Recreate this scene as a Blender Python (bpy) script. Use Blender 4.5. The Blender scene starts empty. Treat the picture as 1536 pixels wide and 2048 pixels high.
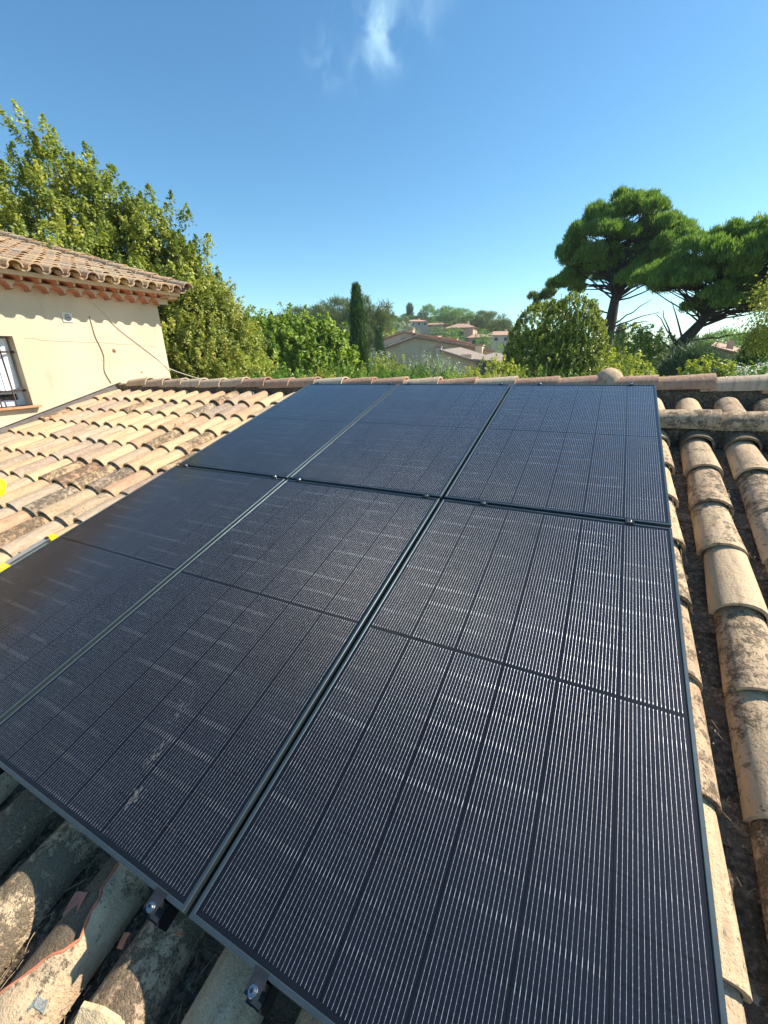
import bpy, bmesh, math, random
import numpy as np
from mathutils import Vector, Matrix, Quaternion
R_ = math.radians
random.seed(7); rng = np.random.default_rng(11)
scn = bpy.context.scene
COL = scn.collection
# ------------------------------------------------------------------ camera
yaw, pitch, roll = -0.474138578, -0.351495329, -0.0250551676
CP = np.array([-0.3493844, -0.30359289, 1.19798492])
FPX = 833.56
fw = np.array([math.sin(yaw)*math.cos(pitch), math.cos(yaw)*math.cos(pitch), math.sin(pitch)])
r0 = np.array([math.cos(yaw), -math.sin(yaw), 0.0]); u0 = np.cross(r0, fw)
cr = r0*math.cos(roll) + u0*math.sin(roll); cu = -r0*math.sin(roll) + u0*math.cos(roll)
cam = bpy.data.cameras.new('camera'); camo = bpy.data.objects.new('camera', cam); COL.objects.link(camo)
camo.matrix_world = Matrix(((cr[0], cu[0], -fw[0], CP[0]), (cr[1], cu[1], -fw[1], CP[1]), (cr[2], cu[2], -fw[2], CP[2]), (0, 0, 0, 1)))
cam.sensor_fit = 'HORIZONTAL'; cam.sensor_width = 36; cam.lens = 36*FPX/1536
cam.clip_start = .02; cam.clip_end = 9000
scn.camera = camo
# ------------------------------------------------------------------ light
SUN_AZ, SUN_EL = 55.0, 42.0
L = Vector((math.sin(R_(SUN_AZ))*math.cos(R_(SUN_EL)), math.cos(R_(SUN_AZ))*math.cos(R_(SUN_EL)), math.sin(R_(SUN_EL))))
sl = bpy.data.lights.new('sun', 'SUN'); sl.energy = 5.0; sl.angle = R_(.53); sl.color = (1, .915, .78)
so = bpy.data.objects.new('sun', sl); COL.objects.link(so); so.rotation_euler = L.to_track_quat('Z', 'Y').to_euler()
W = bpy.data.worlds.new('World'); scn.world = W; W.use_nodes = True
nt = W.node_tree; bg = nt.nodes['Background']; bg.inputs[1].default_value = .125
sky = nt.nodes.new('ShaderNodeTexSky'); sky.sky_type = 'NISHITA'; sky.sun_disc = False
sky.sun_elevation = R_(SUN_EL); sky.sun_rotation = R_(SUN_AZ); sky.altitude = 200
sky.air_density = 1.0; sky.dust_density = .35; sky.ozone_density = 2.2
# thin wisps of cloud high above the roof, as part of the sky
tc = nt.nodes.new('ShaderNodeTexCoord')
def wn(t, **k):
    n = nt.nodes.new(t)
    for a, b in k.items(): setattr(n, a, b)
    return n
def cloud_dir(px, py):
    d = fw + (px-768)/FPX*cr + (1024-py)/FPX*cu; return d/np.linalg.norm(d)
def blob(px, py, rad, lo, hi, noise_sc, stretch):
    d = cloud_dir(px, py)
    ds = wn('ShaderNodeVectorMath', operation='DISTANCE'); nt.links.new(tc.outputs['Generated'], ds.inputs[0]); ds.inputs[1].default_value = tuple(d)
    mr = wn('ShaderNodeMapRange', interpolation_type='SMOOTHSTEP'); nt.links.new(ds.outputs['Value'], mr.inputs[0])
    mr.inputs[1].default_value = 0; mr.inputs[2].default_value = rad; mr.inputs[3].default_value = 1; mr.inputs[4].default_value = 0
    mp = wn('ShaderNodeMapping'); nt.links.new(tc.outputs['Generated'], mp.inputs[0]); mp.inputs['Scale'].default_value = stretch
    no = wn('ShaderNodeTexNoise'); nt.links.new(mp.outputs[0], no.inputs[0]); no.inputs['Scale'].default_value = noise_sc; no.inputs['Detail'].default_value = 5; no.inputs['Distortion'].default_value = .5
    m2 = wn('ShaderNodeMapRange', interpolation_type='SMOOTHSTEP'); nt.links.new(no.outputs[0], m2.inputs[0]); m2.inputs[1].default_value = lo; m2.inputs[2].default_value = hi
    mu = wn('ShaderNodeMath', operation='MULTIPLY'); nt.links.new(mr.outputs[0], mu.inputs[0]); nt.links.new(m2.outputs[0], mu.inputs[1])
    return mu
def vmax(a, b):
    m = wn('ShaderNodeMath', operation='ADD', use_clamp=True); nt.links.new(a.outputs[0], m.inputs[0]); nt.links.new(b.outputs[0], m.inputs[1]); return m
c1 = blob(748, 5, .075, .46, .74, 20, (1, 1, .5)); c2 = blob(768, 70, .065, .40, .74, 22, (1, 1, .5)); c3 = blob(655, 115, .055, .46, .95, 24, (1, 1, .6))
c4 = blob(738, 150, .05, .44, .9, 26, (1, 1, .5)); c5 = blob(815, 30, .11, .42, 1.1, 14, (1, 1, .6))
cs = vmax(vmax(vmax(c1, c2), vmax(c3, c4)), c5)
amt = wn('ShaderNodeMath', operation='MULTIPLY'); nt.links.new(cs.outputs[0], amt.inputs[0]); amt.inputs[1].default_value = .5
mixc = wn('ShaderNodeMix', data_type='RGBA'); nt.links.new(amt.outputs[0], mixc.inputs[0]); mixc.inputs[7].default_value = (4.6, 6.6, 7.4, 1)
hsv = wn('ShaderNodeHueSaturation'); nt.links.new(sky.outputs[0], hsv.inputs['Color']); hsv.inputs['Saturation'].default_value = 1.17; hsv.inputs['Value'].default_value = 1.0
tint = wn('ShaderNodeMix', data_type='RGBA', blend_type='MULTIPLY'); tint.inputs[0].default_value = 1; nt.links.new(hsv.outputs[0], tint.inputs[6]); tint.inputs[7].default_value = (.79, .97, .92, 1)
nt.links.new(tint.outputs[2], mixc.inputs[6]); nt.links.new(mixc.outputs[2], bg.inputs[0])
scn.view_settings.view_transform = 'Standard'; scn.view_settings.look = 'None'; scn.view_settings.exposure = .78; scn.view_settings.gamma = 1
scn.cycles.max_bounces = 6; scn.cycles.transparent_max_bounces = 6; scn.cycles.volume_bounces = 0

# ------------------------------------------------------------------ helpers
def tag(o, label=None, cat=None, group=None, kind=None):
    if label: o['label'] = label
    if cat: o['category'] = cat
    if group: o['group'] = group
    if kind: o['kind'] = kind
    return o
def empty(name, loc=(0, 0, 0), label=None, cat=None, group=None, rot=None):
    o = bpy.data.objects.new(name, None); COL.objects.link(o); o.location = loc; o.empty_display_size = .1
    if rot: o.rotation_euler = rot
    return tag(o, label, cat, group)
def bmobj(name, bm, mat, parent=None, smooth=False, loc=None):
    me = bpy.data.meshes.new(name); bm.normal_update(); bm.to_mesh(me); bm.free()
    if smooth: me.shade_smooth()
    o = bpy.data.objects.new(name, me); COL.objects.link(o)
    for m in (mat if isinstance(mat, (list, tuple)) else [mat]): me.materials.append(m)
    if parent: o.parent = parent
    if loc: o.location = loc
    return o
def arrmesh(name, V, F, mat, parent=None, tone=None, wear=None, smooth=False):
    """V (n,3), F (m,4) quads (or (m,3)), tone / wear per face"""
    me = bpy.data.meshes.new(name); n, k = F.shape
    me.vertices.add(len(V)); me.vertices.foreach_set('co', np.ascontiguousarray(V, dtype=np.float32).ravel())
    me.loops.add(n*k); me.loops.foreach_set('vertex_index', np.ascontiguousarray(F, dtype=np.int32).ravel())
    me.polygons.add(n); me.polygons.foreach_set('loop_start', np.arange(0, n*k, k, dtype=np.int32))
    for nm, a in (('tone', tone), ('wear', wear)):
        if a is not None:
            at = me.attributes.new(nm, 'FLOAT', 'FACE'); at.data.foreach_set('value', np.ascontiguousarray(a, dtype=np.float32))
    me.update(calc_edges=True); me.validate()
    if smooth: me.shade_smooth()
    me.materials.append(mat)
    o = bpy.data.objects.new(name, me); COL.objects.link(o)
    if parent: o.parent = parent
    return o
def box(bm, c, s, rot=None):
    m = Matrix.Translation(c)
    if rot is not None: m = m @ rot.to_4x4()
    m = m @ Matrix.Diagonal((s[0], s[1], s[2], 1))
    return bmesh.ops.create_cube(bm, size=1, matrix=m)['verts']
def tube(bm, pts, rad, seg=7, cap=True):
    """tapered tube through points; rad a number or a list"""
    pts = [Vector(p) for p in pts]; n = len(pts)
    rads = rad if isinstance(rad, (list, tuple)) else [rad]*n
    rings = []; prev = None
    for i, p in enumerate(pts):
        t = (pts[min(i+1, n-1)] - pts[max(i-1, 0)]).normalized()
        a = prev if prev is not None else (Vector((0, 0, 1)) if abs(t.z) < .9 else Vector((1, 0, 0)))
        b = t.cross(a).normalized(); a = b.cross(t).normalized(); prev = a
        rings.append([bm.verts.new(p + (a*math.cos(2*math.pi*k/seg) + b*math.sin(2*math.pi*k/seg))*rads[i]) for k in range(seg)])
    for i in range(n-1):
        for k in range(seg):
            f = bm.faces.new((rings[i][k], rings[i][(k+1) % seg], rings[i+1][(k+1) % seg], rings[i+1][k])); f.smooth = True
    if cap:
        bm.faces.new(rings[0]); bm.faces.new(rings[-1][::-1])
def prism(bm, poly, thick):
    """extrude a 3D polygon by the vector thick"""
    a = [bm.verts.new(p) for p in poly]; t = Vector(thick); b = [bm.verts.new(Vector(p)+t) for p in poly]
    n = len(a); bm.faces.new(a[::-1]); bm.faces.new(b)
    for i in range(n): bm.faces.new((a[i], a[(i+1) % n], b[(i+1) % n], b[i]))
    return a + b
def pol(az, el, d):
    """point at horizontal distance d from the viewpoint, azimuth and elevation in degrees"""
    return Vector((CP[0]+d*math.sin(R_(az)), CP[1]+d*math.cos(R_(az)), CP[2]+d*math.tan(R_(el))))
# roof frame: X along the ridge, v up the slope, h above the panels' glass
S = 0.270767223
YS = Vector((0, math.cos(S), math.sin(S))); NS = Vector((0, -math.sin(S), math.cos(S)))
def rp(x, v, h=0): return Vector((x, 0, 0)) + YS*v + NS*h
ROOF_ROT = (S, 0, 0)

# ------------------------------------------------------------------ materials
class M:
    def __init__(s, name):
        s.m = bpy.data.materials.new(name); s.m.use_nodes = True; s.t = s.m.node_tree; s.t.nodes.clear()
        s.out = s.n('ShaderNodeOutputMaterial'); s.b = s.n('ShaderNodeBsdfPrincipled'); s.l(s.b.outputs[0], s.out.inputs[0])
    def n(s, t, **k):
        o = s.t.nodes.new(t)
        for a, b in k.items(): setattr(o, a, b)
        return o
    def l(s, a, b): s.t.links.new(a, b)
    def put(s, inp, v):
        if isinstance(v, bpy.types.NodeSocket): s.l(v, inp)
        else: inp.default_value = v
    def set(s, **k):
        for a, v in k.items(): s.put(s.b.inputs[a.replace('_', ' ')], v)
        return s
    def math(s, op, a, b=0.0, c=0.0, clamp=False):
        o = s.n('ShaderNodeMath', operation=op, use_clamp=clamp); s.put(o.inputs[0], a); s.put(o.inputs[1], b); s.put(o.inputs[2], c); return o.outputs[0]
    def coord(s, kind='Object'): return s.n('ShaderNodeTexCoord').outputs[kind]
    def mapping(s, v, sc=(1, 1, 1), loc=(0, 0, 0), rot=(0, 0, 0)):
        o = s.n('ShaderNodeMapping'); s.l(v, o.inputs[0]); o.inputs['Scale'].default_value = sc; o.inputs['Location'].default_value = loc; o.inputs['Rotation'].default_value = rot; return o.outputs[0]
    def noise(s, v, sc, det=4, rough=.55, dist=0):
        o = s.n('ShaderNodeTexNoise'); s.l(v, o.inputs['Vector']); o.inputs['Scale'].default_value = sc; o.inputs['Detail'].default_value = det; o.inputs['Roughness'].default_value = rough; o.inputs['Distortion'].default_value = dist; return o.outputs[0]
    def ramp(s, f, stops, interp='LINEAR'):
        o = s.n('ShaderNodeValToRGB'); s.put(o.inputs[0], f); cr_ = o.color_ramp; cr_.interpolation = interp
        while len(cr_.elements) > 1: cr_.elements.remove(cr_.elements[-1])
        for i, (p, c) in enumerate(stops):
            e = cr_.elements[0] if i == 0 else cr_.elements.new(p)
            e.position = p; e.color = tuple(c)+(1,) if len(c) == 3 else c
        return o.outputs[0]
    def rng(s, f, a, b, c=0, d=1, smooth=True):
        o = s.n('ShaderNodeMapRange', interpolation_type='SMOOTHSTEP' if smooth else 'LINEAR'); s.put(o.inputs[0], f)
        for i, v in enumerate((a, b, c, d)): s.put(o.inputs[i+1], v)
        return o.outputs[0]
    def mix(s, f, a, b, mode='MIX'):
        o = s.n('ShaderNodeMix', data_type='RGBA', blend_type=mode); s.put(o.inputs[0], f)
        for i, v in ((6, a), (7, b)): s.put(o.inputs[i], v if isinstance(v, bpy.types.NodeSocket) else tuple(v)+(1,))
        return o.outputs[2]
    def attr(s, name): return s.n('ShaderNodeAttribute', attribute_name=name).outputs['Fac']
    def bump(s, h, st=.3, dist=.01, normal=None):
        o = s.n('ShaderNodeBump'); s.put(o.inputs['Height'], h); o.inputs['Strength'].default_value = st; o.inputs['Distance'].default_value = dist
        if normal is not None: s.l(normal, o.inputs['Normal'])
        return o.outputs[0]

def simple(name, col, rough=.6, metal=0, var=0, vsc=8, spec=.5):
    m = M(name)
    if var:
        c = m.coord(); f = m.noise(c, vsc, 5)
        a = [min(1, x*(1+var)) for x in col]; b = [x*(1-var) for x in col]
        m.set(Base_Color=m.ramp(f, [(.3, b), (.7, a)]))
    else: m.set(Base_Color=tuple(col)+(1,))
    m.set(Roughness=rough, Metallic=metal); m.b.inputs['Specular IOR Level'].default_value = spec
    return m.m

def mat_tile(name, stops, lichen=1.0, scale=1.0, darkcol=(.035, .03, .022)):
    m = M(name); c = m.coord('Object'); tone = m.attr('tone'); wear = m.attr('wear')
    sh = m.n('ShaderNodeVectorMath', operation='ADD'); m.l(c, sh.inputs[0])
    cb = m.n('ShaderNodeCombineXYZ'); m.l(m.math('MULTIPLY', tone, 37.0), cb.inputs[0]); m.l(m.math('MULTIPLY', tone, 91.0), cb.inputs[2]); m.l(cb.outputs[0], sh.inputs[1])
    cc = sh.outputs[0]
    base = m.ramp(tone, stops)
    n1 = m.noise(cc, 7*scale, 5, .6); n2 = m.noise(cc, 38*scale, 6, .65); n3 = m.noise(cc, 130*scale, 4, .7)
    st = m.noise(m.mapping(cc, (26, 3, 3)), 1.6, 5, .6)
    col = m.mix(m.rng(n1, .35, .7, 0, .35), base, (.60, .44, .26), 'MIX')
    col = m.mix(m.rng(st, .42, .72, 0, .5), col, (.24, .15, .10), 'MIX')
    col = m.mix(m.rng(n2, .45, .75, 0, .45), col, (.66, .55, .38), 'MIX')
    # fresh clay showing through, pale lichen, dark lichen speckle
    thr = m.math('SUBTRACT', .86, m.math('MULTIPLY', wear, .25*lichen))
    big = m.noise(cc, 9*scale, 4, .65, .6); n4 = m.noise(cc, 330*scale, 3, .75)
    lich = m.math('ADD', m.math('MULTIPLY', n2, .42), m.math('ADD', m.math('MULTIPLY', n3, .30), m.math('ADD', m.math('MULTIPLY', big, .38), m.math('MULTIPLY', n4, .12))))
    f1 = m.rng(lich, m.math('SUBTRACT', thr, .05), m.math('ADD', thr, .05))
    spk = m.math('MULTIPLY', m.rng(n3, .60, .66), m.math('MULTIPLY', m.rng(big, .42, .62), wear))
    f1 = m.math('MAXIMUM', f1, spk)
    grey = m.mix(m.rng(n4, .4, .6), (.16, .125, .085), darkcol)
    col = m.mix(m.math('MULTIPLY', f1, .8), col, grey)
    film = m.rng(big, m.math('SUBTRACT', .95, m.math('MULTIPLY', wear, .45)), 1.0, 0, .55)
    col = m.mix(film, col, (.27, .19, .12))
    # pale lichen rosettes
    vo = m.n('ShaderNodeTexVoronoi'); m.l(cc, vo.inputs['Vector']); vo.inputs['Scale'].default_value = 26*scale
    pl = m.math('MULTIPLY', m.rng(vo.outputs['Distance'], .30, .16), m.rng(m.noise(cc, 5, 2), .5, .68))
    col = m.mix(m.math('MULTIPLY', pl, m.math('MULTIPLY', wear, .7)), col, (.55, .50, .38))
    m.set(Base_Color=col, Roughness=.88); m.b.inputs['Specular IOR Level'].default_value = .25
    h = m.math('ADD', m.math('MULTIPLY', n2, .5), m.math('MULTIPLY', n3, .5))
    m.set(Normal=m.bump(m.math('ADD', h, m.math('MULTIPLY', f1, .25)), 1.0, .012))
    return m.m
TS = [(0, (.66, .50, .28)), (.18, (.62, .41, .23)), (.34, (.53, .30, .18)), (.5, (.66, .48, .26)), (.66, (.37, .26, .20)), (.8, (.54, .42, .29)), (1, (.30, .23, .18))]
TSR = [(0, (.66, .49, .30)), (.3, (.60, .41, .26)), (.6, (.68, .51, .32)), (1, (.54, .38, .25))]
MT = mat_tile('clay_tiles', TS, 1.0)
MTR = mat_tile('weathered_clay_tiles', TSR, 1.35)
MRIDGE = mat_tile('ridge_clay', [(0, (.50, .30, .20)), (.4, (.42, .22, .15)), (.6, (.60, .50, .38)), (1, (.55, .37, .24))], .8)
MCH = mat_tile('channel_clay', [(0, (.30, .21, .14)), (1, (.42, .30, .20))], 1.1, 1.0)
MBROKEN = simple('broken_clay', (.48, .17, .09), .9, 0, .25, 40)
MSOFFIT = simple('soffit_clay', (.50, .21, .11), .85, 0, .2, 14)
def mat_debris():
    m = M('debris'); c = m.coord(); n = m.noise(c, 60, 6, .7); n2 = m.noise(c, 9, 3)
    col = m.ramp(n, [(.3, (.05, .036, .025)), (.48, (.14, .10, .065)), (.6, (.29, .22, .15)), (.76, (.50, .41, .29))])
    col = m.mix(m.rng(n2, .45, .7, 0, .5), col, (.05, .05, .02))
    m.set(Base_Color=col, Roughness=.95, Normal=m.bump(n, 1, .02)); return m.m
MDEB = mat_debris()
def mat_plaster(name, col, grime=.25):
    m = M(name); c = m.coord(); n = m.noise(c, 240, 4, .7); n2 = m.noise(c, 1.3, 5, .6); n3 = m.noise(m.mapping(c, (3, 3, .6)), 2, 4)
    a = m.mix(m.rng(n2, .3, .75, 0, grime), col, [x*.72 for x in col])
    a = m.mix(m.rng(n3, .55, .8, 0, grime*.8), a, [x*.6 for x in col])
    a = m.mix(m.rng(n, .55, .8, 0, .25), a, [x*.55 for x in col])
    m.set(Base_Color=a, Roughness=.93, Normal=m.bump(n, .5, .004)); m.b.inputs['Specular IOR Level'].default_value = .15
    return m.m
MPL = mat_plaster('cream_plaster', (.70, .575, .40), .6)
def mat_leaf(name, stops, trans=.35, rough=.45, spec=.3):
    m = M(name); t = m.attr('tone'); c = m.ramp(t, stops)
    m.set(Base_Color=c, Roughness=rough); m.b.inputs['Specular IOR Level'].default_value = spec
    tr = m.n('ShaderNodeBsdfTranslucent'); m.l(m.mix(1.0, c, (1.3, 1.25, .55), 'MULTIPLY'), tr.inputs[0])
    mx = m.n('ShaderNodeMixShader'); mx.inputs[0].default_value = trans; m.l(m.b.outputs[0], mx.inputs[1]); m.l(tr.outputs[0], mx.inputs[2]); m.l(mx.outputs[0], m.out.inputs[0])
    return m.m
MBARK = simple('bark', (.10, .075, .055), .95, 0, .4, 12)
MDBARK = simple('dark_bark', (.055, .042, .035), .95, 0, .4, 12)

# ------------------------------------------------------------------ foliage
def unit(a): return a/np.maximum(np.linalg.norm(a, axis=-1, keepdims=True), 1e-9)
def leaves(name, C, N, A, size, asp, mat, parent, tone):
    """diamond leaves: centre C, normal N, long axis A, half length size"""
    A = unit(A - N*np.sum(A*N, -1, keepdims=True)); B = np.cross(N, A)
    s = size[:, None]; V = np.stack([C-A*s, C+B*s*asp-A*s*.15, C+A*s, C-B*s*asp-A*s*.15], 1).reshape(-1, 3)
    F = np.arange(len(C)*4).reshape(-1, 4)
    return arrmesh(name, V, F, mat, parent, tone=tone)
def sphere_dirs(n, up=0.0):
    d = unit(rng.normal(size=(n, 3))); d[:, 2] += up; return unit(d)
def cloud(blobs, nclump, per, spread, size, mat, parent, name='crown', up=.25, shell=.55, asp=.5, elong=1.0, droop=0.0, tone_sp=.25, zfloor=None, spike=0.0, lump=1.0):
    """leaf clumps through the volume of several ellipsoids, denser near their skins"""
    vol = np.array([max(b[1])**2 for b in blobs]); cnt = np.maximum((vol/vol.sum()*nclump).astype(int), 3)
    CC, DD = [], []
    for (c, r), k in zip(blobs, cnt):
        c = np.array(c); r = np.array(r) if hasattr(r, '__len__') else np.array([r]*3)
        d = sphere_dirs(k, up); rad = shell + (1-shell)*rng.random(k)**.6
        bumpy = 1 + lump*(.16*np.sin(d[:, 0]*7+c[0]*3)*np.sin(d[:, 2]*6+c[1]) + .10*rng.normal(size=k))
        CC.append(c + d*r*(rad*bumpy)[:, None]); DD.append(d)
    CC = np.concatenate(CC); DD = np.concatenate(DD)
    if zfloor is not None:
        k = CC[:, 2] > zfloor; CC, DD = CC[k], DD[k]
    n = len(CC); ct = rng.random(n)
    sc = .7 + .6*rng.random(n)
    off = rng.normal(size=(n, per, 3))*spread*sc[:, None, None]; off[:, :, 2] *= elong
    if spike:
        t = rng.random((n, per)); axis = unit(DD*.5+np.array([0, 0, 1.0])+.35*rng.normal(size=(n, 3)))
        off = rng.normal(size=(n, per, 3))*(spread*.55)*(1.1-t[..., None]) + axis[:, None, :]*(t*spike*sc[:, None])[..., None]
    P = (CC[:, None, :] + off).reshape(-1, 3)
    Nn = unit(DD[:, None, :]*.8 + np.array([0, 0, .5]) + rng.normal(size=(n, per, 3))*.75).reshape(-1, 3)
    A = unit(rng.normal(size=(n*per, 3)) + np.array([0, 0, -droop]) + np.repeat(DD, per, 0)*.6)
    s = size*(.6+.7*rng.random(n*per))
    tone = np.clip(.5 + (np.repeat(ct, per)-.5)*2*tone_sp + rng.normal(size=n*per)*.13, 0, 1)
    return leaves(name, P, Nn, A, s, asp, mat, parent, tone)
def needles(CC, DD, per, length, width, mat, parent, name='crown', tone_sp=.3, fan=.75):
    """brushes of upright needles: bunches at CC pointing along DD"""
    n = len(CC); ct = rng.random(n)
    D = unit(DD[:, None, :] + rng.normal(size=(n, per, 3))*fan)
    st = CC[:, None, :] + rng.normal(size=(n, per, 3))*length*.35
    Ln = (length*(.6+.6*rng.random((n, per))))[..., None]
    side = unit(np.cross(D, rng.normal(size=(n, per, 3))))*width
    V = np.stack([st-side*.6, st+side*.6, st+D*Ln+side*.3, st+D*Ln-side*.3], 2).reshape(-1, 3)
    F = np.arange(n*per*4).reshape(-1, 4)
    tone = np.clip(.5 + (np.repeat(ct, per)-.5)*2*tone_sp + rng.normal(size=n*per)*.12, 0, 1)
    return arrmesh(name, V, F, mat, parent, tone=tone)
def limb(bm, a, b, r1, r2, bend=.1, n=6, seg=6):
    a, b = Vector(a), Vector(b); d = (b-a).length
    w = Vector((random.uniform(-1, 1), random.uniform(-1, 1), random.uniform(-.3, .9)))*bend*d
    pts = [a.lerp(b, i/(n-1)) + w*math.sin(math.pi*i/(n-1)) + Vector((random.gauss(0, 1), random.gauss(0, 1), random.gauss(0, 1)))*.012*d for i in range(n)]
    tube(bm, pts, [r1+(r2-r1)*i/(n-1) for i in range(n)], seg); return pts
GZ = -3.3
def terrain_z(x, y):
    dx, dy = x-CP[0], y-CP[1]; d = math.hypot(dx, dy); az = math.degrees(math.atan2(dx, dy))
    def ss(a, b, t): t = max(0, min(1, (t-a)/(b-a))); return t*t*(3-2*t)
    up = ss(-3, -15, az)*(1-.55*ss(-38, -80, az)) if az < 0 else 0
    if az < -120 or az > 120: up = 0
    h = GZ + 15*up*ss(45, 190, d)*(1 if d < 260 else max(0, 1-ss(260, 420, d)*1.0))
    h -= 6*(1-up)*ss(35, 140, d)
    far = ss(900, 1700, d)*17*(.75+.25*math.sin(az*.35))*ss(-25, 8, az)
    return h + far + .25*math.sin(x*.07)*math.cos(y*.06)
def ground_at(az, d):
    p = pol(az, 0, d); return Vector((p.x, p.y, terrain_z(p.x, p.y)))

# ------------------------------------------------------------------ terrain
def build_ground():
    ds = [0, 4, 8, 12, 17, 23, 30, 38, 47, 57, 68, 80, 94, 110, 128, 148, 170, 195, 225, 260, 300, 350, 420, 520, 660, 850, 1000, 1200, 1450, 1700, 2300]
    na = 144; bm = bmesh.new(); rings = []
    for d in ds:
        if d == 0: rings.append([bm.verts.new((CP[0], CP[1], GZ))]*na); continue
        rings.append([bm.verts.new((CP[0]+d*math.sin(2*math.pi*k/na), CP[1]+d*math.cos(2*math.pi*k/na), terrain_z(CP[0]+d*math.sin(2*math.pi*k/na), CP[1]+d*math.cos(2*math.pi*k/na)))) for k in range(na)])
    for i in range(len(ds)-1):
        for k in range(na):
            q = [rings[i][k], rings[i+1][k], rings[i+1][(k+1) % na], rings[i][(k+1) % na]]
            if i == 0: q = [q[0], q[1], q[2]]
            bm.faces.new(q[::-1])
    m = M('ground'); c = m.coord(); n = m.noise(c, .05, 6); n2 = m.noise(c, 1.5, 5, .7)
    m.set(Base_Color=m.mix(m.rng(n2, .4, .65, 0, .5), m.ramp(n, [(.35, (.055, .075, .03)), (.5, (.14, .13, .065)), (.62, (.06, .085, .035)), (.75, (.22, .17, .11))]), (.05, .06, .025)), Roughness=.95)
    return tag(bmobj('ground', bm, m.m, smooth=True), kind='structure')
build_ground()

# ------------------------------------------------------------------ roof tiles
class Tiles:
    def __init__(s): s.V = []; s.F = []; s.t = []; s.w = []; s.n = 0
    def add(s, O, ex, ey, en, length=.48, w0=.186, w1=.150, h0=.088, h1=.070, th=.013, k=13, rows=5, tone=None, wear=.5, lift=.014, inv=False, chip=0.0, inner=.12):
        """barrel tile: O under the lip's middle, ey points to its narrow head"""
        O, ex, ey, en = (np.array(a, float) for a in (O, ex, ey, en)); sg = -1 if inv else 1
        a = np.linspace(0, math.pi, k); tone = rng.random() if tone is None else tone; V = []
        jag = rng.normal(size=k)*chip
        bow = rng.normal()*.002
        for j in range(rows):
            t = j/(rows-1); w = w0+(w1-w0)*t; h = h0+(h1-h0)*t
            for i in range(k):
                yy = t*length + (jag[i] if j == 0 else 0)
                irr = 1+.012*math.sin(a[i]*3+tone*40+j)
                V.append(O + ex*(w/2*math.cos(a[i])*irr) + en*(sg*h*math.sin(a[i])**.9*irr + lift*(1-t) + bow*math.sin(t*math.pi)) + ey*yy)
        for yy in (0, inner):
            for i in range(k):
                V.append(O + ex*((w0/2-th)*math.cos(a[i])) + en*(sg*(h0-th)*math.sin(a[i])**.9 + lift) + ey*(yy + (jag[i] if yy == 0 else 0)))
        F = []
        def strip(r1, r2):
            for i in range(k-1): F.append((r1*k+i, r1*k+i+1, r2*k+i+1, r2*k+i))
        for j in range(rows-1): strip(j, j+1)
        strip(rows, 0); strip(rows+1, rows)
        s.V += V; s.F += [tuple(x+s.n for x in f) for f in F]; s.n += len(V); s.t += [tone]*len(F); s.w += [wear]*len(F)
    def build(s, name, mat, parent):
        o = arrmesh(name, np.array(s.V), np.array(s.F), mat, parent, tone=s.t, wear=np.clip(s.w, 0, 1), smooth=True)
        try: o.data.set_sharp_from_angle(angle=R_(50))
        except Exception: pass
        return o
EX = Vector((1, 0, 0))
house = empty('tiled_house', (-2.5, 1.5, GZ), 'low house whose clay barrel tile roof carries the solar panels', 'house')
def world_child(o, p):
    """parent o (built in world coordinates) under an empty without moving it"""
    o.parent = p; o.matrix_parent_inverse = Matrix.Translation(-Vector(p.location)); return o
PIT = .232; HB = -.205
cov = Tiles(); cov2 = Tiles(); cha = Tiles()
for i in range(-6, 31):
    x = .234 - PIT*i
    if x < -6.80: continue
    for k in range(-6, 9):
        v = .400 + .371*k + rng.normal()*.006
        # the part in the shade of the panels is never seen
        if -2.85 < x < -.15 and .35 < v < 3.0: continue
        if i == 7 and k in (-1, -2): continue      # the broken tile below the panels is built by itself
        left = x < -1.2 and v > .2
        wear = np.clip(rng.normal(.30 if left else .5, .20), 0, 1) if v > 0 or x > -.3 else np.clip(rng.normal(.58, .14), .25, 1)
        if left and rng.random() < .10: wear = .95
        jit = rng.normal(size=3)
        ex = (EX + YS*jit[0]*.010).normalized(); ey = (YS - EX*jit[0]*.010).normalized()
        tone = rng.random()
        if x > -.3: tone = rng.random(); wear = np.clip(rng.normal(.55, .17), .2, 1)
        (cov2 if (x > -.3 or v < .25) else cov).add(rp(x+jit[1]*.003 + (.010 if k == 8 else 0), v, HB + jit[2]*.003), ex, ey, NS, tone=tone, wear=wear, length=.46 if k < 8 else .38)
for i in range(-6, 31):
    x = .234 - PIT*(i+.5)
    for k in range(-6, 9):
        if -2.85 < x < -.25 and .35 < .4+.371*k < 3.0: continue
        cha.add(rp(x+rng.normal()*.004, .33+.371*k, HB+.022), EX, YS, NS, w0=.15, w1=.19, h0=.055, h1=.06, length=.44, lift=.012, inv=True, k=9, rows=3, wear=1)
world_child(cov.build('cover_tiles', MT, None), house)
world_child(cov2.build('weathered_cover_tiles', MTR, None), house)
world_child(cha.build('channel_tiles', MCH, None), house)
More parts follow.
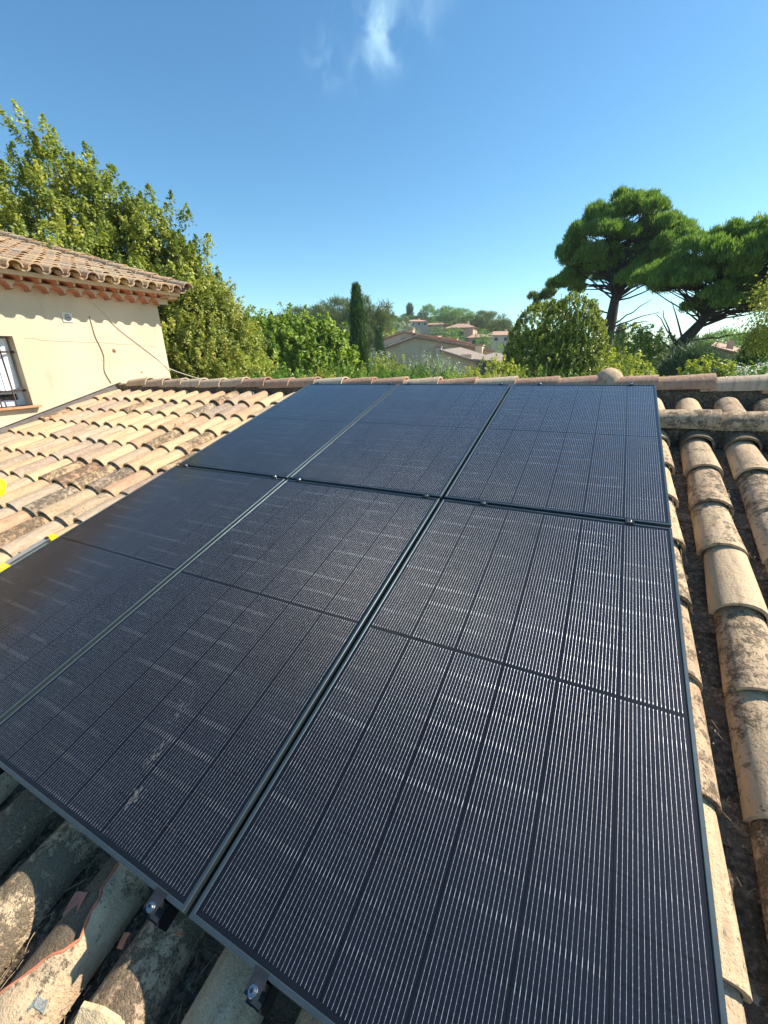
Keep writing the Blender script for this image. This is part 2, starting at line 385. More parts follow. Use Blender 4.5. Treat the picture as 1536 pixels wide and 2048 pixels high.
# the broken tile at the foot of the array: right half of one tile over an older one
un = Tiles(); xb = .234-PIT*7
un.add(rp(xb, -.36, HB-.004), EX, YS, NS, w0=.17, w1=.16, h0=.066, h1=.062, length=.50, tone=.9, wear=1)
un.add(rp(xb, .10, HB+.004), EX, YS, NS, w0=.175, w1=.16, h0=.080, h1=.065, length=.42, tone=.4, wear=.9)
world_child(un.build('old_cover_tile', MTR, None), house)
ev = [(-.42, -1.47), (-.30, -1.43), (-.24, -1.397), (-.20, -1.375), (-.175, -1.352), (-.155, -1.340), (-.125, -1.352), (-.10, -1.362), (-.08, -1.355), (-.06, -1.372), (-.04, -1.378), (.0, -1.384), (.10, -1.388)]
bt = Tiles(); bV, bF, sV, sF = [], [], [], []
vs_b = np.linspace(-.42, .10, 105); ex_ = np.interp(vs_b, [a for a, b in ev], [b for a, b in ev]) + rng.normal(size=105)*.0016
for q, (v, xe) in enumerate(zip(vs_b, ex_)):
    ae = math.acos(max(-1, min(1, (xe-xb)/.094)))
    for k in range(13):
        a = ae*k/12; lift = .012*(1-(v+.42)/.52)+.004*math.sin(v*60)*(k/12)
        bV.append(rp(xb+.094*math.cos(a), v, HB+.088*math.sin(a)+lift))
    e_ = rp(xb+.094*math.cos(ae), v, HB+.088*math.sin(ae)+lift)
    t_ = .006 if v < .03 else .004
    sV += [e_+NS*.0006, e_-EX*.003-NS*.011]
for q in range(104):
    for k in range(12): bF.append((q*13+k, q*13+k+1, (q+1)*13+k+1, (q+1)*13+k))
    sF.append((q*2, q*2+1, q*2+3, q*2+2))
bo_ = arrmesh('broken_tile', np.array(bV), np.array(bF), MTR, None, tone=np.full(len(bF), .12), wear=np.full(len(bF), .45), smooth=True); world_child(bo_, house)
bm = bmesh.new(); tube(bm, [(sV[q]+sV[q+1])*.5+NS*.0045 for q in range(0, len(sV), 6)], [random.uniform(.0028, .0056) for q in range(0, len(sV), 6)], 5)
be = bmobj('broken_edge', bm, MBROKEN); be.parent = bo_
# bedding under the tiles: rough dark slab
def rough_sheet(name, x0, x1, v0, v1, h, step, amp, mat, parent):
    nx = int((x1-x0)/step)+1; nv = int((v1-v0)/step)+1
    xs = np.linspace(x0, x1, nx); vs = np.linspace(v0, v1, nv); X, Vv = np.meshgrid(xs, vs)
    H = h + amp*(np.sin(X*61+np.sin(Vv*23)*2)*.4 + rng.normal(size=X.shape)*.35)
    P = X[..., None]*np.array([1, 0, 0]) + Vv[..., None]*np.array(YS) + H[..., None]*np.array(NS)
    idx = np.arange(nx*nv).reshape(nv, nx)
    F = np.stack([idx[:-1, :-1], idx[:-1, 1:], idx[1:, 1:], idx[1:, :-1]], -1).reshape(-1, 4)
    o = arrmesh(name, P.reshape(-1, 3), F, mat, None, smooth=True); world_child(o, parent); return o
rough_sheet('bedding', -6.88, 1.9, -2.0, 3.78, HB-.012, .045, .012, MDEB, house)
# ridge
rid = Tiles(); YR = 3.80
for k in range(-13, 26):
    x = -.33 + .365*(-k)
    if x < -6.85: continue
    j = rng.normal(size=3)
    rid.add((x+.365, YR+j[0]*.004, .905+j[1]*.004), (0, 1, 0), (-1, 0, 0), (0, 0, 1), w0=.215, w1=.185, h0=.108, h1=.092, length=.45, lift=.016, tone=rng.random(), wear=.35+.3*rng.random(), inner=.03)
world_child(rid.build('ridge_tiles', MRIDGE, None), house)
# mortar under the ridge
bm = bmesh.new(); 
nseg = 170
prof = [(3.70, .80), (3.705, .90), (3.73, .935), (3.87, .935), (3.90, .80)]
rows_ = []
for i in range(nseg+1):
    x = -6.88 + 8.9*i/nseg
    rows_.append([bm.verts.new((x, y+random.gauss(0, .008), z+random.gauss(0, .006))) for y, z in prof])
for i in range(nseg):
    for j in range(len(prof)-1): bm.faces.new((rows_[i][j], rows_[i+1][j], rows_[i+1][j+1], rows_[i][j+1]))
MMORT = mat_plaster('old_mortar', (.17, .14, .11), .7)
world_child(bmobj('ridge_mortar', bm, MDEB), house)
# cap row across the roof on the right
cap = Tiles()
for k in range(0, 5):
    cap.add(rp(.34+.46*(k), 3.165+rng.normal()*.003, -.105), YS, -EX, NS, w0=.188, w1=.160, h0=.092, h1=.080, length=.50, lift=.012, tone=.1+.4*rng.random(), wear=.62, inner=.05)
world_child(cap.build('cap_tiles', MTR, None), house)
bm = bmesh.new(); rows_ = []
prof = [(3.075, -.21), (3.085, -.13), (3.12, -.095), (3.21, -.095), (3.25, -.13), (3.26, -.21)]
for i in range(61):
    x = -.12+2.0*i/60
    rows_.append([bm.verts.new(rp(x, v+random.gauss(0, .008), h+random.gauss(0, .005))) for v, h in prof])
for i in range(60):
    for j in range(len(prof)-1): bm.faces.new((rows_[i][j], rows_[i+1][j], rows_[i+1][j+1], rows_[i][j+1]))
world_child(bmobj('cap_mortar', bm, MDEB), house)
# upright vent tile on the ridge
V = []; nu, nv_ = 15, 12
for j in range(nv_):
    t = j/(nv_-1)
    for i in range(nu):
        a = math.pi*i/(nu-1)
        f_ = math.sin(min(1, t/.42)*math.pi/2)**.55 if t < .42 else 1-.12*(t-.42)
        V.append((-.315+.122*f_*math.cos(a), 3.70+.42*t**1.2, .93+.165*f_*math.sin(a)**.85*(1-.12*t)))
idx = np.arange(nu*nv_).reshape(nv_, nu); F = np.stack([idx[:-1, :-1], idx[:-1, 1:], idx[1:, 1:], idx[1:, :-1]], -1).reshape(-1, 4)
world_child(arrmesh('vent_tile', np.array(V), F, MTR, None, tone=np.full(len(F), .2), wear=np.full(len(F), .35), smooth=True), house)
# other slope, walls
bm = bmesh.new()
prism(bm, [(-6.88, 3.83, .86), (2.0, 3.83, .86), (2.0, 6.4, .12), (-6.88, 6.4, .12)], (0, 0, -.12))
world_child(bmobj('rear_roof', bm, simple('rear_tiles', (.42, .28, .18), .9, 0, .3, 4)), house)
bm = bmesh.new(); box(bm, (-2.4, 2.4, -1.9), (8.6, 7.2, 2.7))
world_child(bmobj('wall', bm, MPL), house)
# apron along the taller wall
MFL = mat_plaster('apron_mortar', (.16, .14, .13), .5)
bm = bmesh.new(); rows_ = []; nseg = 90
prof = [(-6.897, -.2), (-6.895, -.098), (-6.875, -.102), (-6.82, -.135), (-6.78, -.18)]
for i in range(nseg+1):
    v = -2+5.92*i/nseg
    rows_.append([bm.verts.new(rp(x+(random.gauss(0, .006) if j > 1 else 0), v, h+(random.gauss(0, .005) if j > 1 else 0))) for j, (x, h) in enumerate(prof)])
for i in range(nseg):
    for j in range(len(prof)-1): bm.faces.new((rows_[i][j], rows_[i+1][j], rows_[i+1][j+1], rows_[i][j+1]))
world_child(bmobj('flashing', bm, MFL), house)
bm = bmesh.new(); prism(bm, [rp(-6.898, -2, -.098), rp(-6.885, -2, -.098), rp(-6.885, 3.92, -.098), rp(-6.898, 3.92, -.098)], NS*.010)
world_child(bmobj('sealant_strip', bm, simple('black_seal', (.02, .02, .02), .6)), house)

# ------------------------------------------------------------------ plaster house on the left
ph = empty('plaster_house', (-10, .5, GZ), 'taller cream plaster house with double tile cornice at the left', 'house')
XW = -6.9
def phc(o): return world_child(o, ph)
WY0, WY1, WZ0, WZ1 = 1.55, 2.604, .745, 1.57; YE = 4.69; YS0 = -3.5; ZT = 2.36
bm = bmesh.new(); T = .32
box(bm, (XW-T/2, (YS0+WY0)/2, (GZ+ZT)/2), (T, WY0-YS0, ZT-GZ))
box(bm, (XW-T/2, (WY1+YE)/2, (GZ+ZT)/2), (T, YE-WY1, ZT-GZ))
box(bm, (XW-T/2, (WY0+WY1)/2, (GZ+WZ0)/2), (T, WY1-WY0, WZ0-GZ))
box(bm, (XW-T/2, (WY0+WY1)/2, (ZT+WZ1)/2), (T, WY1-WY0, ZT-WZ1))
prism(bm, [(XW-T, YE, GZ), (-14, YE, GZ), (-14, YE, 4.1), (XW-T, YE, 2.36)], (0, -T, 0))
prism(bm, [(XW-T, YS0, GZ), (-14, YS0, GZ), (-14, YS0, 4.1), (XW-T, YS0, 2.36)], (0, T, 0))
phc(bmobj('wall', bm, MPL))
# cracks, wall plug holes and a scuffed patch as thin reliefs
MCHIP = simple('chips', (.24, .11, .05), .95, 0, .4, 60)
for (y, z, r_) in [(3.822, 1.405, .035), (3.90, 1.41, .007), (3.97, 1.405, .007), (4.12, 1.385, .006), (4.19, 1.33, .006), (4.183, 1.089, .016), (4.25, 1.011, .014), (4.28, 1.07, .006), (3.55, 1.69, .008), (3.60, 1.46, .007), (3.66, 1.42, .006), (3.62, 1.27, .007), (3.66, 1.06, .006), (4.20, 1.10, .009)]:
    bm = bmesh.new(); n_ = 7; bm.faces.new([bm.verts.new((XW+.002, y+r_*math.cos(2*math.pi*k/n_)*random.uniform(.5, 1.2), z+r_*math.sin(2*math.pi*k/n_)*random.uniform(.5, 1.2))) for k in range(n_)])
    phc(bmobj('chipped_plaster', bm, MCHIP))
bm = bmesh.new()
pts = [(XW+.001, 2.72+.1*i, 1.545-.004*i+random.gauss(0, .006)) for i in range(19)]
tube(bm, pts, .0022, 4)
phc(bmobj('plaster_crack', bm, simple('crack', (.33, .26, .17), .95)))
# génoise cornice: two rows of tile mouths under plaster bands
def cornice_row(proj, z0, z1, pitch, off, back):
    y0, y1 = YS0, YE+proj*.9
    n = 12; ys, zs, gp = [], [], []
    c = off
    while c > y0: c -= pitch
    rw = pitch*.44; rh = .068
    while c < y1:
        if c-rw > y0 and c+rw < y1:
            for k in range(n+1):
                a = math.pi*k/n; ys.append(c-rw*math.cos(a)); zs.append(z0+rh*math.sin(a)**.8); gp.append(1 if k < n else 0)
        c += pitch
    bm = bmesh.new(); bs = bmesh.new()
    X1 = XW+proj; X0 = XW-.01
    ys = [y0]+ys+[y1]; zs = [z0]+zs+[z0]; gp = [0]+gp+[0]
    lo = [bm.verts.new((X1, y, z)) for y, z in zip(ys, zs)]; hi = [bm.verts.new((X1, y, z1)) for y in ys]; hb = [bm.verts.new((X0, y, z1)) for y in ys]
    lb = [bm.verts.new((X0, y, z)) for y, z in zip(ys, zs)]
    sl_ = [bs.verts.new((X1-.002, y, z-.001)) for y, z in zip(ys, zs)]; sb = [bs.verts.new((X0, y, z-.001)) for y, z in zip(ys, zs)]
    sl2 = [bs.verts.new((X1+.006, y, z-.011)) for y, z in zip(ys, zs)]; sl3 = [bs.verts.new((X1+.006, y, z-.001)) for y, z in zip(ys, zs)]; sb2 = [bs.verts.new((X0, y, z-.011)) for y, z in zip(ys, zs)]
    for i in range(len(ys)-1):
        bm.faces.new((lo[i], lo[i+1], hi[i+1], hi[i])); bm.faces.new((hi[i], hi[i+1], hb[i+1], hb[i])); bm.faces.new((lb[i], lb[i+1], lo[i+1], lo[i]))
        if gp[i]:
            bs.faces.new((sl2[i], sl2[i+1], sb2[i+1], sb2[i])); bs.faces.new((sl3[i], sl3[i+1], sl2[i+1], sl2[i])); bs.faces.new((sl_[i], sl_[i+1], sl3[i+1], sl3[i]))
    bm.faces.new((lo[-1], lb[-1], hb[-1], hi[-1])); 
    # closing return round the end of the house
    prism(bm, [(X1-.001, YE+.0, z0), (XW-6, YE, z0), (XW-6, YE, z1-.001), (X1-.001, YE, z1-.001)], (0, proj*.85, 0))
    phc(bmobj('cornice_band', bm, MPL)); phc(bmobj('cornice_tiles', bs, MSOFFIT, smooth=True))
cornice_row(.12, 2.095, 2.185, .195, 2.79, 0)
cornice_row(.24, 2.180, 2.245, .195, 2.86, 0)
# roof, rising away from the eave
SH = math.atan(.275); UH = Vector((-math.cos(SH), 0, math.sin(SH))); NH = Vector((math.sin(SH), 0, math.cos(SH))); EYv = Vector((0, 1, 0))
hc = Tiles(); hh = Tiles(); PH_ = .212; ye = 2.84
for i in range(-30, 10):
    y = ye + PH_*i
    if y < YS0 or y > 4.82: continue
    for k in range(14):
        j = rng.normal(size=3)
        hc.add(Vector((-6.45, y+j[0]*.004, 2.258))+UH*(.37*k+j[1]*.005)+NH*(j[2]*.003), EYv, UH, NH, w0=.165, w1=.14, h0=.075, h1=.06, length=.45, lift=.018, tone=.1+.75*rng.random(), wear=rng.random()*.75, k=11, rows=3)
        hh.add(Vector((-6.46, y+PH_/2, 2.288))+UH*(.37*k+j[1]*.005), EYv, UH, NH, w0=.13, w1=.16, h0=.062, h1=.065, length=.45, lift=.014, inv=True, tone=rng.random(), wear=.5, k=9, rows=3)
phc(hc.build('cover_tiles', MT, None)); phc(hh.build('channel_tiles', MT, None))
bm = bmesh.new()
prism(bm, [Vector((-6.58, YS0, 2.262)), Vector((-6.58, 4.9, 2.262)), Vector((-6.58, 4.9, 2.262))+UH*7.6, Vector((-6.58, YS0, 2.262))+UH*7.6], NH*-.05)
phc(bmobj('eave_plaster', bm, MPL))
rk = Tiles()
for k in range(20):
    rk.add(Vector((-6.42, 4.93, 2.28))+UH*(.37*k)+NH*.02, EYv, UH, NH, w0=.19, w1=.16, h0=.088, h1=.075, length=.45, lift=.016, tone=rng.random(), wear=.7, k=11, rows=3)
phc(rk.build('verge_tiles', MT, None))
bm = bmesh.new(); prism(bm, [Vector((-6.5, 4.79, 2.305)), Vector((-6.5, 5.0, 2.305)), Vector((-6.5, 5.0, 2.305))+UH*7.5, Vector((-6.5, 4.79, 2.305))+UH*7.5], NH*.045)
phc(bmobj('verge_mortar', bm, MMORT))
# window in its reveal
MFRW = simple('white_paint', (.75, .77, .78), .45)
win = bpy.data.objects.new('window', None)
bm = bmesh.new(); xg = XW-.20
for (y, z, sy, sz) in [(WY1-.03, (WZ0+WZ1)/2, .06, WZ1-WZ0), (WY0+.03, (WZ0+WZ1)/2, .06, WZ1-WZ0), ((WY0+WY1)/2, WZ0+.035, WY1-WY0-.12, .07), ((WY0+WY1)/2, WZ1-.03, WY1-WY0-.12, .06), (2.08, (WZ0+WZ1)/2, .05, WZ1-WZ0-.14)]:
    box(bm, (xg, y, z), (.05, sy, sz))
for z in (.905, 1.20): box(bm, (xg+.002, (WY0+WY1)/2, z), (.03, WY1-WY0-.12, .025))
w_o = phc(bmobj('window', bm, MFRW))
bm = bmesh.new(); box(bm, (xg-.012, (WY0+WY1)/2, (WZ0+WZ1)/2), (.004, WY1-WY0-.12, WZ1-WZ0-.13))
mg = M('window_glass'); mg.set(Base_Color=(.01, .012, .015, 1), Roughness=.04); mg.b.inputs['Specular IOR Level'].default_value = .8
g = bmobj('pane', bm, mg.m); g.parent = w_o
# white cloth hanging outside the pane, behind the grille
n_, m_ = 40, 14; P = []
for j in range(m_):
    for i in range(n_):
        y = 1.6+.985*i/(n_-1); t = j/(m_-1); z = 1.545-.56*t - .05*math.sin(i*.24)*t
        P.append((XW-.13+.018*math.sin(i*.9)+.010*math.sin(i*.37+t*3), y, z))
idx = np.arange(n_*m_).reshape(m_, n_); F = np.stack([idx[:-1, :-1], idx[1:, :-1], idx[1:, 1:], idx[:-1, 1:]], -1).reshape(-1, 4)
cu_ = arrmesh('curtain', np.array(P), F, simple('white_cloth', (.86, .88, .9), .8), None, smooth=True); cu_.parent = w_o
MIRON = simple('brown_iron', (.055, .035, .028), .6, .3, .3, 30)
bm = bmesh.new()
for y in (2.46, 2.30, 2.14, 1.98, 1.82, 1.66): tube(bm, [(XW-.07, y, WZ0-.0), (XW-.07, y, WZ1)], .009, 8)
for z in (1.39, .93): box(bm, (XW-.07, (WY0+WY1)/2, z), (.008, WY1-WY0+.02, .022))
g = bmobj('grille', bm, MIRON, smooth=False); g.parent = w_o
bm = bmesh.new()
for k in range(4): box(bm, (XW-.06, 2.67-.155-.31*k, WZ0-.012), (.25, .306, .024))
phc(bmobj('window_sill', bm, simple('terracotta', (.60, .27, .14), .8, 0, .2, 9)))
# vent grille plate
bm = bmesh.new(); box(bm, (XW+.006, 3.29, 1.822), (.012, .125, .115))
vg = bmobj('vent_grille', bm, simple('vent_plastic', (.78, .72, .6), .5)); world_child(vg, ph)
bm = bmesh.new()
for k in range(5): box(bm, (XW+.0135, 3.29, 1.785+.018*k), (.003, (.05, .07, .075, .07, .05)[k], .008))
vs_ = bmobj('slot', bm, simple('slot_dark', (.05, .035, .02), .9)); vs_.parent = vg
# cables
def cable(pts, rad, mat, label, cat='cable', name='cable'):
    # smooth the polyline
    P = [Vector(p) for p in pts]; out = []
    for i in range(len(P)-1):
        p0, p1, p2, p3 = P[max(i-1, 0)], P[i], P[i+1], P[min(i+2, len(P)-1)]
        for s_ in range(5):
            t = s_/5; out.append(.5*((2*p1)+(p2-p0)*t+(2*p0-5*p1+4*p2-p3)*t*t+(3*p1-p0-3*p2+p3)*t**3))
    out.append(P[-1]); bm = bmesh.new(); tube(bm, out, rad, 6); return tag(bmobj(name, bm, mat), label, cat)
MCABW = simple('cable_white', (.72, .68, .58), .5); MCABG = simple('cable_grey', (.32, .26, .18), .6)
cable([(XW+.03, 3.58, 2.12), (XW+.012, 3.78, 1.94), (XW+.012, 3.95, 1.73), (XW+.012, 4.39, 1.385), (XW+.014, 4.66, 1.15), (-6.72, 4.95, 1.0), (-6.45, 5.15, .90), (-6.2, 5.3, .84)], .0055, MCABW, 'thin white cable drooping diagonally across the cream wall from the cornice')
cable([(XW+.006, 3.585, 1.86), (XW+.006, 3.59, 1.70), (XW+.006, 3.60, 1.58), (XW+.006, 3.635, 1.45), (XW+.006, 3.65, 1.32), (XW+.006, 3.61, 1.145), (XW+.006, 3.63, 1.05), (XW+.006, 3.665, .96)], .006, MCABG, 'thin beige cable clipped vertically down the cream wall to the lower roof')

# ------------------------------------------------------------------ solar panels
PWd, PHt, STX, STY = 1.04, 1.8045, 1.0583, 1.8255
def mat_panel():
    m = M('solar_cells'); c = m.coord('Object'); sp = m.n('ShaderNodeSeparateXYZ'); m.l(c, sp.inputs[0]); x, y = sp.outputs[0], sp.outputs[1]
    MX, MY = .0165, .0225; CW = (PWd-2*MX)/6; CHh = .0875; CG = .012
    xc = m.math('DIVIDE', m.math('SUBTRACT', x, MX), CW); xf = m.math('FRACT', xc); xi = m.math('FLOOR', xc)
    half = m.math('GREATER_THAN', y, PHt/2)
    y1 = m.math('SUBTRACT', m.math('SUBTRACT', y, MY), m.math('MULTIPLY', half, CG-.0))
    yc = m.math('DIVIDE', y1, CHh); yf = m.math('FRACT', yc); yi = m.math('FLOOR', yc)
    def near(f, w):   # 1 within w of an integer
        d = m.math('MINIMUM', f, m.math('SUBTRACT', 1.0, f)); return m.math('LESS_THAN', d, w)
    gx = near(xf, .0014/CW); gy = near(yf, .0014/CHh)
    cen = m.math('LESS_THAN', m.math('ABSOLUTE', m.math('SUBTRACT', y, PHt/2)), .007)
    inx = m.math('MULTIPLY', m.math('GREATER_THAN', x, MX), m.math('LESS_THAN', x, PWd-MX)); iny = m.math('MULTIPLY', m.math('GREATER_THAN', y, MY), m.math('LESS_THAN', y, PHt-MY))
    act = m.math('MULTIPLY', m.math('MULTIPLY', inx, iny), m.math('SUBTRACT', 1.0, cen))
    # 16 round wires per cell
    wc = m.math('MULTIPLY', m.math('SUBTRACT', xf, .014), 16/.972); wf = m.math('SUBTRACT', m.math('FRACT', wc), .5)
    inw = m.math('MULTIPLY', m.math('GREATER_THAN', wc, 0.0), m.math('LESS_THAN', wc, 16.0))
    pad = m.math('LESS_THAN', m.math('ABSOLUTE', m.math('SUBTRACT', m.math('FRACT', m.math('MULTIPLY', yf, 6.0)), .5)), .10)
    endp = m.math('MULTIPLY', near(yf, .075), m.rng(m.noise(m.mapping(c, (1.5, 2.5, 1)), 2.0, 2), .42, .60)); hw = m.math('ADD', .023, m.math('ADD', m.math('MULTIPLY', pad, .014), m.math('MULTIPLY', endp, .032)))
    wire = m.math('MULTIPLY', m.math('MULTIPLY', m.math('LESS_THAN', m.math('ABSOLUTE', wf), hw), inw), act)
    # cross lines joining the cells, faint glints painted into their colour in places
    cb = m.n('ShaderNodeCombineXYZ'); m.l(m.math('MULTIPLY', x, 1.2), cb.inputs[0]); m.l(m.math('ROUND', yc), cb.inputs[1]); oi = m.n('ShaderNodeObjectInfo'); m.l(m.math('MULTIPLY', oi.outputs['Random'], 50.0), cb.inputs[2])
    gl = m.math('MULTIPLY', m.math('MULTIPLY', near(yf, .0011/CHh), m.math('GREATER_THAN', m.noise(cb.outputs[0], 5.1, 2), .64)), act)
    wv = m.math('MULTIPLY', m.noise(m.mapping(c, (300, 40, 1)), 1.0, 2), 1.0)
    wirec = m.mix(m.rng(wv, .35, .65), (.50, .52, .55), (.70, .73, .77))
    cell = m.mix(m.noise(m.mapping(c, (5.9, 11.4, 1)), 1.0, 1), (.0135, .0138, .019), (.023, .0235, .032))
    g2 = m.math('MAXIMUM', gx, gy)
    base = m.mix(m.math('MULTIPLY', g2, act), cell, (.003, .0035, .005)); notgap = m.math('MULTIPLY', m.math('SUBTRACT', 1.0, g2), act)
    base = m.mix(m.math('SUBTRACT', 1.0, act), base, (.005, .006, .008))
    dust = m.noise(c, 3.0, 6, .7); grain = m.noise(c, 900, 2, .8)
    base = m.mix(m.math('MULTIPLY', m.rng(dust, .45, .8), .012), base, (.6, .6, .6))
    mw = m.math('MAXIMUM', wire, m.math('MULTIPLY', gl, .035))
    base = m.mix(mw, base, wirec)
    # wires are little cylinders along the panel
    geo = m.n('ShaderNodeNewGeometry'); t = m.math('MULTIPLY', m.math('DIVIDE', wf, hw), m.math('MULTIPLY', wire, 1.0))
    vs = m.n('ShaderNodeVectorMath', operation='SCALE'); vs.inputs[0].default_value = (1, 0, 0); m.l(t, vs.inputs['Scale'])
    va = m.n('ShaderNodeVectorMath', operation='ADD'); m.l(geo.outputs['Normal'], va.inputs[0]); m.l(vs.outputs[0], va.inputs[1])
    vn = m.n('ShaderNodeVectorMath', operation='NORMALIZE'); m.l(va.outputs[0], vn.inputs[0])
    m.set(Base_Color=base, Metallic=m.math('MAXIMUM', m.math('MULTIPLY', wire, .85), m.math('MULTIPLY', notgap, .8)), Roughness=m.math('ADD', m.math('MULTIPLY', wire, -.02), .42), Normal=vn.outputs[0])
    m.b.inputs['Specular IOR Level'].default_value = .12
    m.set(Coat_Weight=m.math('SUBTRACT', 1.0, m.math('MULTIPLY', m.math('MULTIPLY', g2, act), .75)), Coat_Roughness=m.math('ADD', .07, m.math('MULTIPLY', dust, .03))); m.b.inputs['Coat IOR'].default_value = 1.42
    m.l(m.bump(grain, .10, .0005), m.b.inputs['Coat Normal'])
    return m.m
MCELL = mat_panel()
MFRAME = M('black_anodised'); c_ = MFRAME.coord(); MFRAME.set(Base_Color=MFRAME.mix(MFRAME.noise(c_, 30, 4), (.06, .085, .095), (.10, .135, .15)), Metallic=.75, Roughness=.36); MFRAME = MFRAME.m
MDUST = simple('dust_smudge', (.075, .078, .085), .9, 0, .3, 60)
def panel_frame():
    bm = bmesh.new()
    prof = [(0, -.035), (0, -.0012), (.0012, 0), (.0098, 0), (.011, -.0012), (.011, -.0045)]
    R = []
    for o, h in prof: R.append([bm.verts.new(p) for p in ((o, o, h), (PWd-o, o, h), (PWd-o, PHt-o, h), (o, PHt-o, h))])
    for i in range(len(prof)-1):
        for k in range(4): bm.faces.new((R[i][k], R[i][(k+1) % 4], R[i+1][(k+1) % 4], R[i+1][k]))
    # inward flange below
    fl = [bm.verts.new(p) for p in ((.03, .03, -.035), (PWd-.03, .03, -.035), (PWd-.03, PHt-.03, -.035), (.03, PHt-.03, -.035))]
    for k in range(4): bm.faces.new((R[0][(k+1) % 4], R[0][k], fl[k], fl[(k+1) % 4]))
    return bm
def panel_glass():
    bm = bmesh.new(); vs = [bm.verts.new(p) for p in ((.0105, .0105, -.003), (PWd-.0105, .0105, -.003), (PWd-.0105, PHt-.0105, -.003), (.0105, PHt-.0105, -.003))]
    f = bm.faces.new(vs); lo = [bm.verts.new((v.co.x, v.co.y, -.009)) for v in vs]; bm.faces.new(lo[::-1]); return bm
PLAB = {(0, 0): 'solar panel nearest the lens, at the lower right corner of the array',
        (1, 0): 'solar panel in the middle of the lower row, dusty white smudges near its bottom edge',
        (2, 0): 'solar panel at the lower left corner of the array, beside the yellow spirit level',
        (0, 1): 'solar panel at the upper right corner of the array, beside the bare cap tiles',
        (1, 1): 'solar panel in the middle of the upper row, under the ridge',
        (2, 1): 'solar panel at the upper left corner of the array, against the sunlit tiles'}
fr_me = gl_me = None
for j in (0, 1):
    for i in (0, 1, 2):
        e = empty('solar_panel', rp(-PWd-STX*i, STY*j, 0), PLAB[(i, j)], 'solar panel', 'black solar panels in the two by three array', ROOF_ROT)
        if fr_me is None:
            a = bmobj('frame', panel_frame(), MFRAME, e); b = bmobj('glass', panel_glass(), MCELL, e); fr_me, gl_me = a, b
        else:
            for src in (fr_me, gl_me):
                o = src.copy(); COL.objects.link(o); o.parent = e
        if (i, j) == (1, 0):
            # dried white smudges on the glass
            for (cx, cy, sx, sy) in ((.62, .38, .035, .07), (.66, .23, .018, .05), (.70, .12, .022, .03)):
                bm = bmesh.new(); 
                for q in range(26):
                    px_, py_ = cx+random.gauss(0, sx*.45), cy+random.gauss(0, sy*.45); r_ = random.uniform(.0012, .0042)
                    bm.faces.new([bm.verts.new((px_+r_*math.cos(a_)*random.uniform(.6, 1.4)*.7, py_+r_*1.8*math.sin(a_)*random.uniform(.6, 1.4), -.0026+q*.00001)) for a_ in [2*math.pi*z/6 for z in range(6)]])
                bmobj('smudge', bm, MDUST, e)
# rails, clamps
MRAIL = simple('black_rail', (.02, .022, .025), .45, .6)
MSTEEL = simple('clamp_steel', (.06, .065, .07), .42, .8, .3, 40); MBOLT = simple('bolt_steel', (.5, .52, .53), .25, 1.0)
RX = [-.16, -.82, -1.137, -2.005, -2.205, -3.055]
RNAME = ['rightmost', 'second from the right', 'third from the right', 'fourth from the right', 'second from the left', 'leftmost']
for n_i, x in enumerate(RX):
    bm = bmesh.new(); w = .02
    prism(bm, [(-w, -.045, -.036), (-w, -.045, -.085), (w, -.045, -.085), (w, -.045, -.036), (w*.35, -.045, -.036), (w*.35, -.045, -.052), (-w*.35, -.045, -.052), (-w*.35, -.045, -.036)], (0, 3.70, 0))
    e = bmobj('mounting_rail', bm, MRAIL); e.location = rp(x, 0, 0); e.rotation_euler = ROOF_ROT
    tag(e, 'black aluminium rail under the solar panels, '+RNAME[n_i]+' of the six', 'rail', 'mounting rails under the panels')
def make_clamp(kind):
    bm = bmesh.new()
    if kind == 'end':
        bm2 = bmesh.new()
        prism(bm, [(-.017, .010, .0035), (-.017, -.012, .0035), (-.017, -.034, .0035), (-.017, -.034, .0000), (-.017, -.0150, .0000), (-.017, -.0150, -.030), (-.017, -.040, -.030), (-.017, -.040, -.034), (-.017, -.0035, -.034), (-.017, -.0035, .0003), (-.017, .010, .0003)], (.034, 0, 0))
        yb = -.024
    else:
        prism(bm, [(-.018, -.019, .0035), (-.018, -.019, .0002), (-.018, .019, .0002), (-.018, .019, .0035)], (.036, 0, 0))
        prism(bm, [(-.018, -.0085, .0003), (-.018, -.0085, -.033), (-.018, .0085, -.033), (-.018, .0085, .0003)], (.036, 0, 0)); yb = 0
    bolt = bmesh.new()
    def cyl(b_, r1, z0, z1, seg=14, hole=0):
        bmesh.ops.create_cone(b_, cap_ends=True, segments=seg, radius1=r1, radius2=r1*.93, depth=z1-z0, matrix=Matrix.Translation((0, yb, (z0+z1)/2)))
    cyl(bolt, .0105, .0036, .0055); cyl(bolt, .0065, .0056, .0125)
    soc = bmesh.new(); bmesh.ops.create_cone(soc, cap_ends=True, segments=6, radius1=.0036, radius2=.0036, depth=.0006, matrix=Matrix.Translation((0, yb, .0129)))
    return bm, bolt, soc
protos = {}
def clamp(kind, x, v, flip, label):
    e = empty('panel_clamp', rp(x, v, 0), label, 'clamp', 'clamps holding the panels')
    q = Quaternion((1, 0, 0), S) @ (Quaternion((0, 0, 1), math.pi) if flip else Quaternion()); e.rotation_mode = 'QUATERNION'; e.rotation_quaternion = q
    if kind not in protos:
        b, bo, so_ = make_clamp(kind); mb = MSTEEL if kind == 'end' else MRAIL
        protos[kind] = (bmobj('bracket', b, mb, e), bmobj('bolt', bo, MBOLT, e, smooth=False), bmobj('bolt_socket', so_, MRAIL, e))
        protos[kind][2].parent = protos[kind][1]
    else:
        bb, bo, so_ = [o.copy() for o in protos[kind]]
        for o in (bb, bo, so_): COL.objects.link(o)
        bb.parent = e; bo.parent = e; so_.parent = bo
PN = {0: 'right', 1: 'middle', 2: 'left'}
